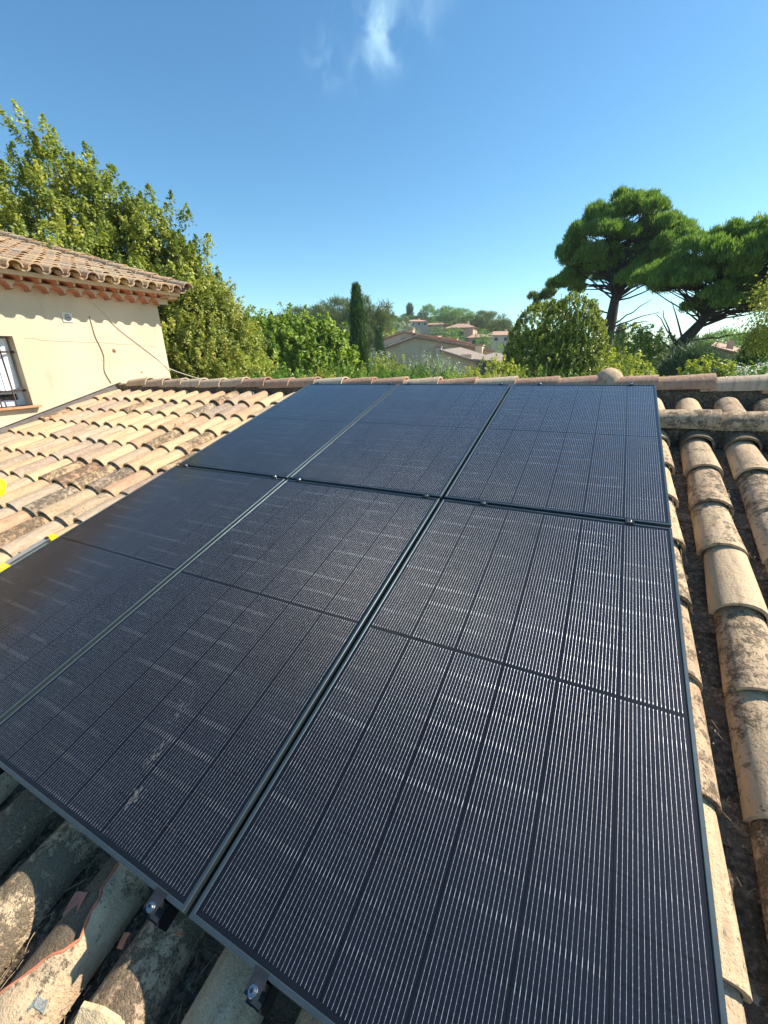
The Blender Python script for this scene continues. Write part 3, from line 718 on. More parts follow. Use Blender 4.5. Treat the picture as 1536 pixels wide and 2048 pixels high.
for n_i, x in enumerate(RX):
    p_ = n_i//2; side = ('right', 'left')[n_i % 2]
    clamp('mid', x, STY-.0105, False, f'black bolted clamp in the gap between rows, {side} one of the {PN[p_]} panels')
    clamp('end', x, STY*2-.021+.001, True, f'small dark clamp on the top edge by the ridge, {side} one of the {PN[p_]} panel')
    if n_i < 3: clamp('end', x, -.001, False, ['steel end clamp under the lower right panel, near its right corner', 'steel bolted end clamp on the bottom edge right of the panel gap', 'steel bolted end clamp on the bottom edge left of the panel gap'][n_i])

# ------------------------------------------------------------------ vegetation
def lf(*c): return [(p_, tuple(min(.85, x*1.45) for x in q_)) for p_, q_ in zip([0, .3, .55, .8, 1][:len(c)], c)]
ML_SWEET = mat_leaf('maple_leaves', lf((.06, .09, .018), (.115, .155, .028), (.21, .25, .045), (.34, .35, .07), (.43, .40, .11)), .4)
ML_GOLD = mat_leaf('turning_leaves', lf((.07, .10, .018), (.15, .19, .035), (.24, .27, .06), (.34, .34, .09), (.42, .37, .12)), .38)
ML_FIG = mat_leaf('fresh_leaves', lf((.06, .10, .018), (.12, .19, .03), (.19, .27, .045), (.27, .34, .065), (.34, .38, .10)), .40)
ML_BAY = mat_leaf('bay_leaves', lf((.035, .065, .014), (.10, .15, .025), (.20, .25, .04), (.31, .35, .065), (.38, .40, .09)), .34, .35, .5)
ML_PINE = mat_leaf('pine_needles', lf((.035, .08, .02), (.07, .145, .03), (.12, .21, .045), (.17, .26, .06), (.21, .28, .07)), .45)
ML_PINEF = mat_leaf('far_pine_needles', lf((.03, .055, .018), (.055, .085, .025), (.085, .12, .035), (.12, .15, .045), (.15, .165, .055)), .3)
ML_CYP = mat_leaf('cypress_leaves', lf((.016, .04, .012), (.03, .07, .018), (.05, .10, .026), (.08, .135, .035), (.11, .15, .05)), .15)
ML_JUN = mat_leaf('juniper_leaves', lf((.035, .085, .018), (.07, .15, .028), (.12, .22, .04), (.18, .29, .06), (.25, .34, .08)), .35)
ML_YEL = mat_leaf('yellow_green_leaves', lf((.08, .12, .02), (.17, .22, .04), (.28, .32, .06), (.38, .40, .09), (.45, .40, .14)), .4)
ML_OLI = mat_leaf('olive_leaves', lf((.09, .13, .08), (.16, .20, .13), (.23, .27, .18), (.32, .35, .25), (.40, .42, .32)), .2, .4, .5)
ML_ROS = mat_leaf('rosemary_leaves', lf((.02, .045, .024), (.035, .07, .034), (.06, .105, .05), (.09, .135, .07), (.12, .16, .09)), .2)
ML_WHITE = mat_leaf('white_petals', lf((.55, .55, .45), (.7, .7, .6), (.8, .8, .72)), .2)
def P3(az, el, d, r): return (tuple(pol(az, el, d)), r)
def tree(name, label, cat, az, d, blobs, mat, nclump, per, spread, size, trunk_r=.12, group=None, limbs=10, bark=MBARK, **kw):
    g = ground_at(az, d); e = empty(name, g, label, cat, group)
    world_child(cloud(blobs, nclump, per, spread, size, mat, None, **kw), e)
    bm = bmesh.new(); c = Vector(blobs[0][0]); top = Vector((c.x, c.y, c.z+(blobs[0][1][2] if hasattr(blobs[0][1], '__len__') else blobs[0][1])*.5))
    mid = g.lerp(top, .35)
    pts = limb(bm, g-Vector((0, 0, .2)), top, trunk_r, trunk_r*.25, .02, 8, 8)
    for k in range(limbs):
        b = blobs[k % len(blobs)]; bc = Vector(b[0]); br = b[1] if hasattr(b[1], '__len__') else (b[1],)*3
        dr = Vector((random.gauss(0, 1), random.gauss(0, 1), random.gauss(.5, .8))).normalized()
        tgt = bc + Vector((dr.x*br[0], dr.y*br[1], dr.z*br[2]))*.8
        limb(bm, pts[random.randint(2, 6)], tgt, trunk_r*.38, .008, .08, 5, 5)
    world_child(bmobj('trunk', bm, bark), e)
    return e
# big broadleaf trees behind the plaster house
D1 = 13.0
tree('broadleaf_tree', 'tallest leafy green tree, at the left edge behind the plaster house', 'tree', -62, D1+.6,
     [P3(-59.9, 11.9, D1, (1.0, 1.0, 1.5)), P3(-66, 10, D1+.5, (1.6, 1.6, 1.6)), P3(-62, 6, D1+.3, (2, 1.8, 1.7)), P3(-56.7, 12.6, D1, (.7, .7, 1.25)), P3(-58, 4, D1-.4, (1.6, 1.5, 1.3)), P3(-64, 0, D1-.5, (2.2, 1.6, 1.4))],
     ML_SWEET, 1150, 95, .155, .042, .17, limbs=26, spike=.34, shell=.6, lump=1.5, up=.35, tone_sp=.3, droop=.4)
tree('broadleaf_tree', 'leafy green tree right of the tallest one, its top stepping down behind the tiled eave', 'tree', -52, D1+.2,
     [P3(-52.4, 9.6, D1, (.85, .9, 1.35)), P3(-55.0, 9.8, D1, (.6, .7, 1.2)), P3(-49.9, 7.4, D1, (.75, .8, 1.35)), P3(-54, 4, D1, (1.8, 1.6, 1.6)), P3(-50.0, 2, D1, (1.2, 1.2, 1.5)), P3(-53, -2.5, D1, (1.8, 1.4, 1.1)), P3(-47.4, 5.8, D1, (.55, .6, 1.05))],
     ML_SWEET, 1050, 95, .155, .041, .16, limbs=26, spike=.34, shell=.6, lump=1.5, up=.35, tone_sp=.3, droop=.4)
tree('broadleaf_tree', 'tree with yellowing leaves, rightmost and lowest of the three behind the house corner', 'tree', -47, D1-.8,
     [P3(-47.4, 1.5, D1-.8, (.95, .9, 1.2)), P3(-46.1, 3.6, D1-.6, (.58, .6, .95)), P3(-45.2, .8, D1-.6, (.6, .7, .85)), P3(-49.8, -.5, D1-1, (1.1, .9, 1.0)), P3(-45.5, -2.6, D1-.9, (1.1, .9, .7)), P3(-43.6, .4, D1-.4, (.36, .38, .62))],
     ML_GOLD, 1300, 48, .12, .036, .1, limbs=18, spike=.35, shell=.4, tone_sp=.3, droop=.5)
tree('broadleaf_tree', 'rounded bright lime green tree left of the cypress', 'tree', -37.4, 15.5,
     [P3(-37.4, 1.0, 15.5, (1.45, 1.2, 1.05)), P3(-35.0, .4, 15.2, (1.15, 1, 1.05)), P3(-40.0, .4, 15.2, (1.2, 1, 1.15)), P3(-37.8, -2.0, 15, (1.9, 1.3, .9)), P3(-33.2, -1.2, 15, (.9, .8, .8))],
     ML_FIG, 900, 34, .13, .066, .12, limbs=14, spike=.28, shell=.62, up=.4, asp=.62, tone_sp=.3, droop=.6)
# round clipped bay tree
tree('bay_tree', 'dense rounded dark green bay bush with two humps in front of the pines', 'bush', -5.8, 14.2,
     [P3(-7.4, 1.0, 14.0, (.93, .9, 1.12)), P3(-4.2, 1.2, 14.2, (.90, .9, 1.22)), P3(-8.6, -1, 14, (.75, .8, .9)), P3(-3.0, -.4, 14.1, (.72, .8, 1.1)), P3(-6, -1.5, 13.8, (1.3, .9, .9)), P3(-2.2, -1.6, 14.1, (.55, .7, .8))],
     ML_BAY, 6000, 30, .035, .029, .1, limbs=8, spike=.12, shell=.90, up=.2, asp=.42, tone_sp=.35, lump=.32)
def cypress(az, d, el_top, w, label, n=5200, name='cypress_tree', group=None, sz=.05):
    g = ground_at(az, d); t = pol(az, el_top, d); H = t.z-g.z; e = empty(name, g, label, 'tree', group)
    z = rng.random(n)**.85; prof = np.clip(np.minimum(z*9, 1), 0, 1)*np.clip((1-z)**.72*1.2, 0, 1)*(1+.12*np.sin(z*31)); th = rng.random(n)*2*math.pi
    rib = 1+.16*np.sin(th*6+z*5)+.08*rng.normal(size=n); rr = w/2*prof*rib*(.55+.45*rng.random(n)**.5)
    C = np.stack([np.cos(th)*rr, np.sin(th)*rr, z*H], 1)+np.array(g); D = np.stack([np.cos(th)*.28, np.sin(th)*.28, np.ones(n)], 1)
    world_child(needles(C, unit(D), 7, sz*3.2, sz*.42, ML_CYP, None, fan=.22, tone_sp=.35), e)
    bm = bmesh.new(); tube(bm, [g-Vector((0, 0, .2)), g+Vector((0, 0, H*.5)), g+Vector((0, 0, H*.93))], [w*.09, w*.06, .01], 7)
    world_child(bmobj('trunk', bm, MBARK), e); return e
cypress(-29.9, 21.5, 8.15, 1.12, 'tall dark green cypress column standing alone before the hill', 7500, sz=.055)
cypress(-27.2, 42, 3.4, .95, 'small slim cypress at the left gable of the farmhouse', 2200, sz=.09)
cypress(12.9, 19, 1.2, 1.6, 'dark cypress with a leaning rounded outline at the right edge', 4200, sz=.06)
cypress(9.0, 70, 1.15, 1.5, 'distant slim cypress seen between the pine trunk and the shed', 1200, sz=.16)
cypress(.9, 80, 2.6, 1.8, 'distant bluish cypress between the two umbrella pines', 1200, sz=.18)
def pads(shape, n, lower=-.15, inner=.25, lobes=None, lr=.55):
    """foliage pads gathered in lobes over the crown, sky showing between the lobes"""
    LB = []; lobes = lobes or max(6, n//10)
    while len(LB) < lobes:
        d = rng.normal(size=3); d[2] += .25; d /= np.linalg.norm(d)
        if d[2] < lower: continue
        b = shape[rng.choice(len(shape), p=[x[2] for x in shape])]; r = rng.uniform(.84, .96) if rng.random() > inner else rng.uniform(.35, .7)
        c = np.array(b[0])+d*np.array(b[1])*r
        if min([np.linalg.norm((c-l[0])*[1, 1, 1.3]) for l in LB] or [9]) < lr*.85 and rng.random() < .97: continue
        LB.append((c, d))
    out = []
    for q in range(n):
        c, d = LB[q % lobes]; e = rng.normal(size=3); e /= np.linalg.norm(e); e[2] = abs(e[2])
        out.append((c+e*np.array([lr, lr, lr*.8])*(.55+.45*rng.random()), unit(e*.6+d*.4), 1))
    return out
def pine(az, d, trunk_pts, shape, npads, pad_r, label, per_pad=50, blades=6, nl=.135, nw=.020, tr=.36, name='umbrella_pine', mat=None, lower=-.2, lr=.40, fork=2, bare=()):
    g = ground_at(az, d); e = empty(name, g, label, 'tree')
    pd = pads(shape, npads, lower, lr=lr); CC, DD = [], []
    for c, dr, r in pd:
        k = per_pad; q = rng.normal(size=(k, 3)); q /= np.linalg.norm(q, axis=1, keepdims=True); q[:, 2] = np.abs(q[:, 2])
        s_ = pad_r*(.7+.6*rng.random()); CC.append(c + q*s_*np.array([1, 1, 1.25])*(.8+.2*rng.random((k, 1)))); DD.append(unit(q*.55+dr*.25+np.array([0, 0, 1.0])))
    world_child(needles(np.concatenate(CC), np.concatenate(DD), blades, nl, nw, mat or ML_PINE, None, fan=.26, tone_sp=.36), e)
    bm = bmesh.new(); tp = [pol(*p) for p in trunk_pts]; pts = [g-Vector((0, 0, .3))]
    full = [g-Vector((0, 0, .3))]+tp; out = []
    for i in range(len(full)-1):
        for s_ in range(4): out.append(full[i].lerp(full[i+1], s_/4))
    out.append(full[-1]); n = len(out); tube(bm, out, [tr*(1-.8*i/(n-1)) for i in range(n)], 9)
    lo = n//2-1
    for c, dr, r in pd:
        cv = Vector(c)
        # join the trunk well below the pad
        cand = [i for i in range(lo, n) if out[i].z < cv.z-.15] or [lo]
        i = cand[-1] if random.random() < .4 else random.choice(cand[len(cand)//3:])
        if random.random() < .32: limb(bm, out[i], cv-Vector((0, 0, .1)), tr*.17*(1-.6*i/n), .010, .09, 6, 5)
    for (a, b_) in bare: limb(bm, pol(*a), pol(*b_), .04, .01, .05, 7, 5)
    world_child(bmobj('trunk', bm, MDBARK), e); return e
def norm(shape):
    w = sum(x[2] for x in shape); return [(tuple(pol(*x[0])), x[1], x[2]/w) for x in shape]
dp = 24
pine(-.2, dp, [(-.4, 0, dp), (-.2, 3.5, dp), (-.1, 6.0, dp), (-.8, 9.0, dp), (-1.2, 12, dp)],
     norm([((-.4, 9.6, dp), (2.2, 2.0, 2.1), .42), ((-4.0, 8.4, dp), (1.55, 1.4, 1.35), .17), ((3.0, 9.4, dp), (1.2, 1.3, 1.3), .16), ((-5.0, 6.6, dp), (1.0, 1.0, .6), .06), ((3.2, 6.8, dp), (1.2, 1.2, .9), .10), ((-1.5, 7.0, dp), (2.0, 1.4, .9), .09)]),
     880, .20, 'tallest umbrella pine, broad domed crown on a straight trunk behind the bay bush',
     bare=[((-.1, 3.0, dp), (3.4, 5.3, dp-1)), ((-.1, 2.6, dp), (4.2, 4.0, dp-1)), ((-.2, 2.0, dp), (3.6, 3.4, dp-1.5)), ((-.3, 4.2, dp), (-4, 5.6, dp)), ((-.2, 1.4, dp), (2.2, 3.2, dp-1))])
dq = 19.5
pine(6.2, dq, [(6.1, -1.2, dq), (6.9, .9, dq), (8.2, 2.8, dq), (8.7, 4.6, dq), (9.2, 7, dq)],
     norm([((9.2, 6.4, dq), (1.9, 1.8, 1.35), .40), ((14.0, 6.8, dq), (1.9, 1.7, 1.3), .26), ((5.0, 5.9, dq), (.95, 1.2, .75), .14), ((11.5, 3.9, dq-.5), (1.7, 1.2, .55), .14), ((3.5, 6.4, dq), (.6, .9, .8), .06)]),
     800, .18, 'lower umbrella pine with a leaning forked trunk at the right edge', nl=.12, nw=.017, tr=.30,
     bare=[((6.7, .3, dq), (4.0, 3.9, dq)), ((6.5, .2, dq), (4.6, 4.2, dq)), ((6.4, -.3, dq), (2.6, 2.9, dq)), ((7.3, 1.0, dq), (12.4, 1.6, dq)), ((7.8, 2.2, dq), (12.2, 3.6, dq)), ((6.9, 1.0, dq), (5.2, 5.0, dq))])
pine(-7.6, 30, [(-7.4, 1, 30), (-7.6, 4.8, 30)], norm([((-7.6, 5.6, 30), (.75, .8, .7), .7), ((-6.6, 4.8, 30), (.8, .8, .6), .3)]), 30, .22, 'sparse grey green pine top peeping out left above the bay bush', per_pad=46, tr=.1, mat=ML_PINEF, name='pine_tree')
tree('broadleaf_tree', 'yellow green tree hanging in at the right edge under the lower pine', 'tree', 14.6, 16,
     [P3(14.8, 3.6, 16, (.9, .8, 1.0)), P3(14.4, 1.2, 16, (.75, .7, .6)), P3(13.4, .9, 16, (.4, .4, .35))], ML_GOLD, 260, 30, .12, .036, .07, limbs=8, shell=.4)
# bushes in the middle distance on the right
def bush(label, az, d, blobs, mat, n, per, spread, size, name='bush', **kw):
    return tree(name, label, 'bush', az, d, blobs, mat, n, per, spread, size, .04, limbs=6, **kw)
bush('olive green bush between the bay bush and the leaning pine trunk', 2.3, 17, [P3(2.0, -.6, 17, (.95, .8, .85)), P3(4.0, -.7, 17.2, (.7, .7, .75)), P3(3.1, -.2, 17.3, (.6, .6, .8))], ML_BAY, 260, 34, .12, .042, spike=.2, shell=.6)
bush('small light green bush right beside the bay bush', .4, 14.5, [P3(.6, -1.9, 14.5, (.5, .5, .5)), P3(-.2, -1.5, 14.7, (.4, .4, .45))], ML_YEL, 110, 30, .08, .034, spike=.15, shell=.6)
def spray(label, az, d, el, w, h, mat, n, ln, name, cat='bush', fan=.5, blades=7, wd=.010, group=None, az2=None, flat=.35):
    """feathery shrub: upright needle sprays over a mound"""
    az2 = az if az2 is None else az2; g = ground_at((az+az2)/2, d); e = empty(name, g, label, cat, group)
    top = pol((az+az2)/2, el, d); k = n
    a = rng.normal(size=(k, 3)); a = unit(a); a[:, 2] = np.abs(a[:, 2]); c = np.array(top)-np.array([0, 0, h])
    r = (.55+.45*rng.random((k, 1))); C = c + a*np.array([w, w*.7, h])*r; C += .10*w*np.sin(C[:, [1, 2, 0]]*9/w)
    D = unit(a*np.array([1, 1, .6])*.8+np.array([0, 0, flat])+.35*rng.normal(size=(k, 3)))
    world_child(needles(C, D, blades, ln, wd, mat, None, name='foliage', fan=fan, tone_sp=.4), e)
    bm = bmesh.new()
    for q in range(7): limb(bm, g-Vector((0, 0, .1)), Vector(C[rng.integers(k)]), .03, .006, .06, 5, 5)
    world_child(bmobj('stem', bm, MBARK), e); return e
spray('dark bluish rosemary bush with radiating stems before the pine trunk', 8.1, 14, .25, .78, 1.15, ML_ROS, 900, .26, 'rosemary_bush', blades=10, wd=.011, fan=.3)
# feathery hedge just beyond the ridge
HL = ['at the plaster house corner', 'below the yellowing tree', 'below the lime green tree, left half', 'below the lime green tree, right half', 'left of the tall cypress foot', 'right of the tall cypress foot', 'left of the olive bush', 'right of the olive bush', 'below the grey lean-to roof', 'left of the bay bush', 'under the bay bush, left half', 'under the bay bush, right half', 'right of the upright ridge tile', 'before the leaning pine trunk', 'below the pale shed']
HAZ = [-44.5, -41.3, -38.2, -34.6, -31.2, -27.6, -24.0, -19.8, -15.4, -10.8, -6.6, -2.0, 2.8, 7.4, 11.4]
for q, (a, lb) in enumerate(zip(HAZ, HL)):
    yel = q in (3, 8, 9, 12); d_ = 7.0+.6*(q % 3)
    w = .62 if a < -12 else .5
    el = [-1.7, -1.7, -1.1, -1.4, -1.0, -1.4, -1.2, -1.4, -1.8, -2.0, -2.1, -2.3, -2.1, -2.5, -2.6][q]
    g = ground_at(a, d_); e = empty('hedge_shrub', g, ('yellowish ' if yel else 'green ')+'hedge shrub behind the ridge, '+lb, 'shrub', 'feathery hedge shrubs behind the ridge')
    c = pol(a, el, d_)-Vector((0, 0, .45))
    bl = [((c.x, c.y, c.z), (w, w*.6, .40)), ((c.x+.3, c.y-.05, c.z-.08), (w*.7, w*.5, .36)), ((c.x-.28, c.y+.05, c.z-.04), (w*.6, w*.5, .40)), ((c.x, c.y, c.z-1.2), (w, w*.6, .9))]
    world_child(cloud(bl, 560, 56, .04, .017, ML_YEL if yel else ML_JUN, None, name='foliage', up=.4, shell=.6, asp=.34, spike=.13, tone_sp=.45, zfloor=c.z-.9), e)
    bm = bmesh.new(); limb(bm, g-Vector((0, 0, .1)), c, .04, .015, .03, 6, 6)
    world_child(bmobj('stem', bm, MBARK), e)
tree('olive_tree', 'silvery grey green olive bush in front of the farmhouse wall', 'bush', -21, 11,
     [P3(-20.8, -1.9, 11, (.5, .5, .36)), P3(-19.2, -2.3, 11, (.45, .45, .3)), P3(-22.8, -2.4, 11, (.45, .4, .28)), P3(-20.3, -3.2, 10.9, (.9, .5, .3))], ML_OLI, 330, 30, .06, .030, .05, limbs=9, spike=.24, shell=.5, asp=.2, up=.5)
for lb, a, d_, el, r_, mt in [('low leafy shrub with yellow green leaves beside the white flowers', 9.6, 8.2, -3.6, .34, ML_YEL), ('leafy shrub with yellow green leaves right behind the upright ridge tile', 1.5, 9, -3.2, .4, ML_YEL), ('leafy yellow green shrub at the foot of the yellowing tree', -43.2, 9.2, -1.9, .45, ML_YEL), ('leafy yellow green shrub at the left foot of the farmhouse wall', -26.5, 12, -1.9, .5, ML_YEL), ('leafy yellow green shrub against the left base of the bay bush', -12.6, 10.0, -2.6, .38, ML_YEL)]:
    bush(lb, a, d_, [P3(a, el, d_, (r_*1.5, r_, r_)), P3(a+2, el-.6, d_, (r_, r_*.8, r_*.8))], mt, 120, 26, .06, .028, name='leafy_shrub', spike=.12, shell=.5)
fl = bush('flowering shrub covered in small white blossoms at the right edge', 12.8, 8.2, [P3(12.2, -3.3, 8.2, (.32, .3, .22)), P3(14.4, -3.1, 8.2, (.35, .3, .24))], ML_JUN, 90, 26, .05, .024, name='flowering_shrub', shell=.5)
world_child(cloud([P3(12.2, -3.2, 8.2, (.34, .32, .24)), P3(14.4, -3.0, 8.2, (.37, .32, .26))], 110, 9, .022, .014, ML_WHITE, None, name='blossoms', shell=.8, up=.6, asp=.8), fl)

# ------------------------------------------------------------------ farmhouse and villas
MFARM = mat_plaster('farm_render', (.74, .56, .36), .6)
MFARML = mat_plaster('farm_render_pale', (.78, .62, .46), .4)
def mat_farroof(name, a, b):
    m = M(name); c = m.coord(); n = m.noise(c, 3, 5, .7); w = m.n('ShaderNodeTexWave', wave_type='BANDS', bands_direction='X'); m.l(c, w.inputs[0]); w.inputs['Scale'].default_value = 1.4
    col = m.mix(m.rng(n, .35, .65), a, b); col = m.mix(m.math('MULTIPLY', w.outputs[0], .35), col, [x*.5 for x in a]); m.set(Base_Color=col, Roughness=.9); return m.m
MRF = mat_farroof('far_clay_roof', (.42, .24, .16), (.50, .34, .24))
MRG = mat_farroof('grey_sheet_roof', (.27, .23, .20), (.36, .27, .21))
MDK = simple('dark_opening', (.03, .028, .03), .6)
MWHT = mat_plaster('white_render', (.56, .46, .36), .3); MPNK = mat_plaster('pink_render', (.55, .38, .28), .2)
def gable_wall(e, pts, depth, mat, name='wall'):
    bm = bmesh.new(); prism(bm, pts, depth); world_child(bmobj(name, bm, mat), e)
def slab(e, a, b, dirv, th, mat, name='roof'):
    """roof slab over the line a-b, running back along dirv"""
    bm = bmesh.new(); a, b, dv = Vector(a), Vector(b), Vector(dirv); prism(bm, [a, b, b+dv, a+dv], (0, 0, th)); return world_child(bmobj(name, bm, mat), e)
dF = 45.0
def fp(az, el, back=0): return pol(az, el, dF+back)
def deep(p, q, k):   # point q on the wall line p
    return p
fe = empty('farmhouse', ground_at(-20, 46), 'old beige farmhouse with long low gables and stained walls', 'house')
zg = terrain_z(*pol(-20, 0, 46)[:2])-1
BK = Vector((-4.5, 9.0, 0))
def base(p): return Vector((p.x, p.y, zg))
# front gable
A, B, C_ = fp(-27.1, 1.0), fp(-22.6, 2.45), fp(-13.2, .55)
wf_ = [base(A), base(C_), C_, B, A]
gable_wall(fe, wf_, BK, MFARM, 'front_wall')
n_out = Vector((CP[0], CP[1], 0))-Vector((B.x, B.y, 0)); n_out.normalize()
def roof_over(P, Q, back, mat, over=.35, th=.16):
    o = n_out*over; bm = bmesh.new(); d = (Q-P).normalized()
    prism(bm, [P+o-d*.15, Q+o+d*.3, Q+back+Vector((0, 0, .35))+d*.3, P+back+Vector((0, 0, .35))-d*.15], (0, 0, th)); return world_child(bmobj('roof', bm, mat), fe)
up_ = Vector((0, 0, .02)); roof_over(A+up_, B+up_, BK, MRF); roof_over(B+up_, C_+up_, BK*1.2, MRF)
# rear, higher gable
A2, B2, C2 = fp(-27.0, 2.15, 4), fp(-24.1, 3.05, 4), fp(-16, 1.55, 4)
gable_wall(fe, [base(A2), base(C2), C2, B2, A2], BK, MFARML, 'rear_wall'); roof_over(A2+up_, B2+up_, BK, MRF); roof_over(B2+up_, C2+up_, BK, MRF)
A3, B3, C3 = fp(-20.0, 1.7, 9), fp(-18.5, 2.15, 9), fp(-14.8, 1.0, 9)
gable_wall(fe, [base(A3), base(C3), C3, B3, A3], BK, MFARML, 'rear_wall'); roof_over(A3+up_, B3+up_, BK, MRF); roof_over(B3+up_, C3+up_, BK, MRF)
# lean-to in front on the right
A4, C4 = fp(-19.6, .72, -5), fp(-14.9, -.75, -5)
gable_wall(fe, [base(A4), base(C4), C4, A4], Vector((1.4, 4.3, 0)), MFARM, 'lean_to_wall')
bm = bmesh.new(); o = n_out*.3; bk = Vector((1.2, 2.4, .12)); prism(bm, [A4+o, C4+o+(C4-A4).normalized()*.2, C4+bk+Vector((.5, 0, -.05)), A4+bk+Vector((.0, 0, .1))], (0, 0, .14)); world_child(bmobj('lean_to_roof', bm, MRG), fe)
bm = bmesh.new(); ax = (C4-A4).normalized(); prism(bm, [A4+o*1.05+Vector((0, 0, .02)), C4+o*1.05+Vector((0, 0, .02)), C4+o*1.05+Vector((0, 0, .2)), A4+o*1.05+Vector((0, 0, .2))], -n_out*.35+Vector((0, 0, .0))); world_child(bmobj('lean_to_verge', bm, MRF), fe)
for (az, el, bk_, w, h) in [(-23.1, 3.35, 4.5, .5, 1.3), (-20.2, 2.45, 4.5, .9, .9), (-19.6, 1.2, -.6, .55, 1.5), (-14.6, 1.25, -.3, .7, .9), (-17.6, 2.15, 9.5, .5, .6)]:
    p = fp(az, el, bk_); bm = bmesh.new(); box(bm, p-Vector((0, 0, h/2)), (w, w, h)); ch = bmobj('chimney', bm, MFARML); world_child(ch, fe)
    bm = bmesh.new(); box(bm, p+Vector((0, 0, .05)), (w*1.25, w*1.25, .1)); cp_ = bmobj('chimney_cap', bm, MRF); cp_.parent = ch
def wall_box(e, p, w, h, th, mat, name='window', nv=None):
    nv = nv or n_out; s_ = Vector((nv.y, -nv.x, 0)); bm = bmesh.new(); a = p-s_*w/2-Vector((0, 0, h/2))+nv*th
    prism(bm, [a, a+s_*w, a+s_*w+Vector((0, 0, h)), a+Vector((0, 0, h))], -nv*(th+.1)); return world_child(bmobj(name, bm, mat), e)
wall_box(fe, fp(-25.8, 1.35, 3.9), .9, .55, .03, MDK); wall_box(fe, fp(-24.2, 2.55, 3.9), .35, .35, .05, MWHT, 'round_vent')
wall_box(fe, fp(-25.1, -.95, 0), 1.3, .5, .12, MDK); wall_box(fe, fp(-16.2, -.4, -5), .9, 1.0, .02, MFARM, 'shutter')
bm = bmesh.new(); prism(bm, [fp(-14.6, -.85, -5.2), fp(-12.7, -.9, -4), fp(-12.7, -2.2, -4), fp(-14.6, -2.2, -5.2)], (.3, .8, 0)); world_child(bmobj('porch_opening', bm, MDK), fe)
slab(fe, fp(-15.4, -.45, -5.6), fp(-12.3, -.72, -4.8), (1, 3.5, .5), .14, MRG, 'porch_roof')
def villa(label, az, d, el_base, w, dep, h, rise, mat, rot=0, wins=3, name='villa'):
    p = pol(az, el_base, d); e = empty(name, p, label, 'house', rot=(0, 0, R_(-az+rot)))
    bm = bmesh.new(); box(bm, (0, 0, h/2-2), (w, dep, h+4)); bmobj('wall', bm, mat, e)
    bm = bmesh.new(); o = .4; a = [bm.verts.new(q) for q in ((-w/2-o, -dep/2-o, h+.02), (w/2+o, -dep/2-o, h+.02), (w/2+o, dep/2+o, h+.02), (-w/2-o, dep/2+o, h+.02), (-w/2+dep*.3, 0, h+rise), (w/2-dep*.3, 0, h+rise))]
    for f in ((0, 1, 5, 4), (2, 3, 4, 5), (1, 2, 5), (3, 0, 4), (3, 2, 1, 0)): bm.faces.new([a[i] for i in f])
    r = bmobj('roof', bm, MRF, e)
    bm = bmesh.new(); box(bm, (w*.2, .2, h+rise*.7), (.6, .6, 1.4)); c = bmobj('chimney', bm, mat); c.parent = r
    for k in range(wins):
        bm = bmesh.new(); box(bm, (-w/2+w*(k+.5)/wins, -dep/2-.02, h*.62), (w/wins*.32, .12, h*.3)); bmobj('window', bm, MDK, e)
    return e
villa('white villa high on the hill, its shutters facing the roof', -22.6, 150, 3.5, 6.2, 6, 1.9, .8, MWHT, 20, 3)
villa('low white villa half hidden by trees, right of the highest villa', -19.4, 160, 3.45, 11, 6, 1.0, .8, MWHT, 5, 4)
villa('pinkish two storey villa with an open loggia behind the farmhouse', -16.9, 95, 1.55, 5.6, 6, 2.9, 1.0, MPNK, -10, 1)
villa('low wing with tiled roof right below the pinkish villa', -14.9, 90, .9, 4.2, 5, 2.0, .8, MPNK, 10, 2)
villa('pale villa with hedges at the right end of the hill', -12.2, 110, 1.2, 7.0, 6, 2.2, 1.0, MWHT, 25, 3)
# pale shed on the right
sh = empty('shed', ground_at(11, 24), 'pale rendered shed with a sloping roof between the rosemary and the right cypress', 'shed')
a, b = pol(9.7, .25, 24), pol(12.25, -.55, 24); z_ = terrain_z(*pol(11, 0, 24)[:2])-.5
MSHED = mat_plaster('shed_render', (.47, .40, .29), .7)
bm = bmesh.new(); prism(bm, [Vector((a.x, a.y, z_)), Vector((b.x, b.y, z_)), b, a], (.8, 3.5, 0)); world_child(bmobj('wall', bm, MSHED), sh)
bm = bmesh.new(); dd = (b-a).normalized(); nn = Vector((0, -.15, 0)); prism(bm, [a-dd*.15+nn, b+dd*.15+nn, b+dd*.15+Vector((.8, 3.6, .2)), a-dd*.15+Vector((.8, 3.6, .2))], (0, 0, .07)); world_child(bmobj('roof', bm, MRF), sh)
bm = bmesh.new(); box(bm, pol(11.0, .35, 25), (.22, .22, .5)); world_child(bmobj('chimney', bm, MWHT), sh)

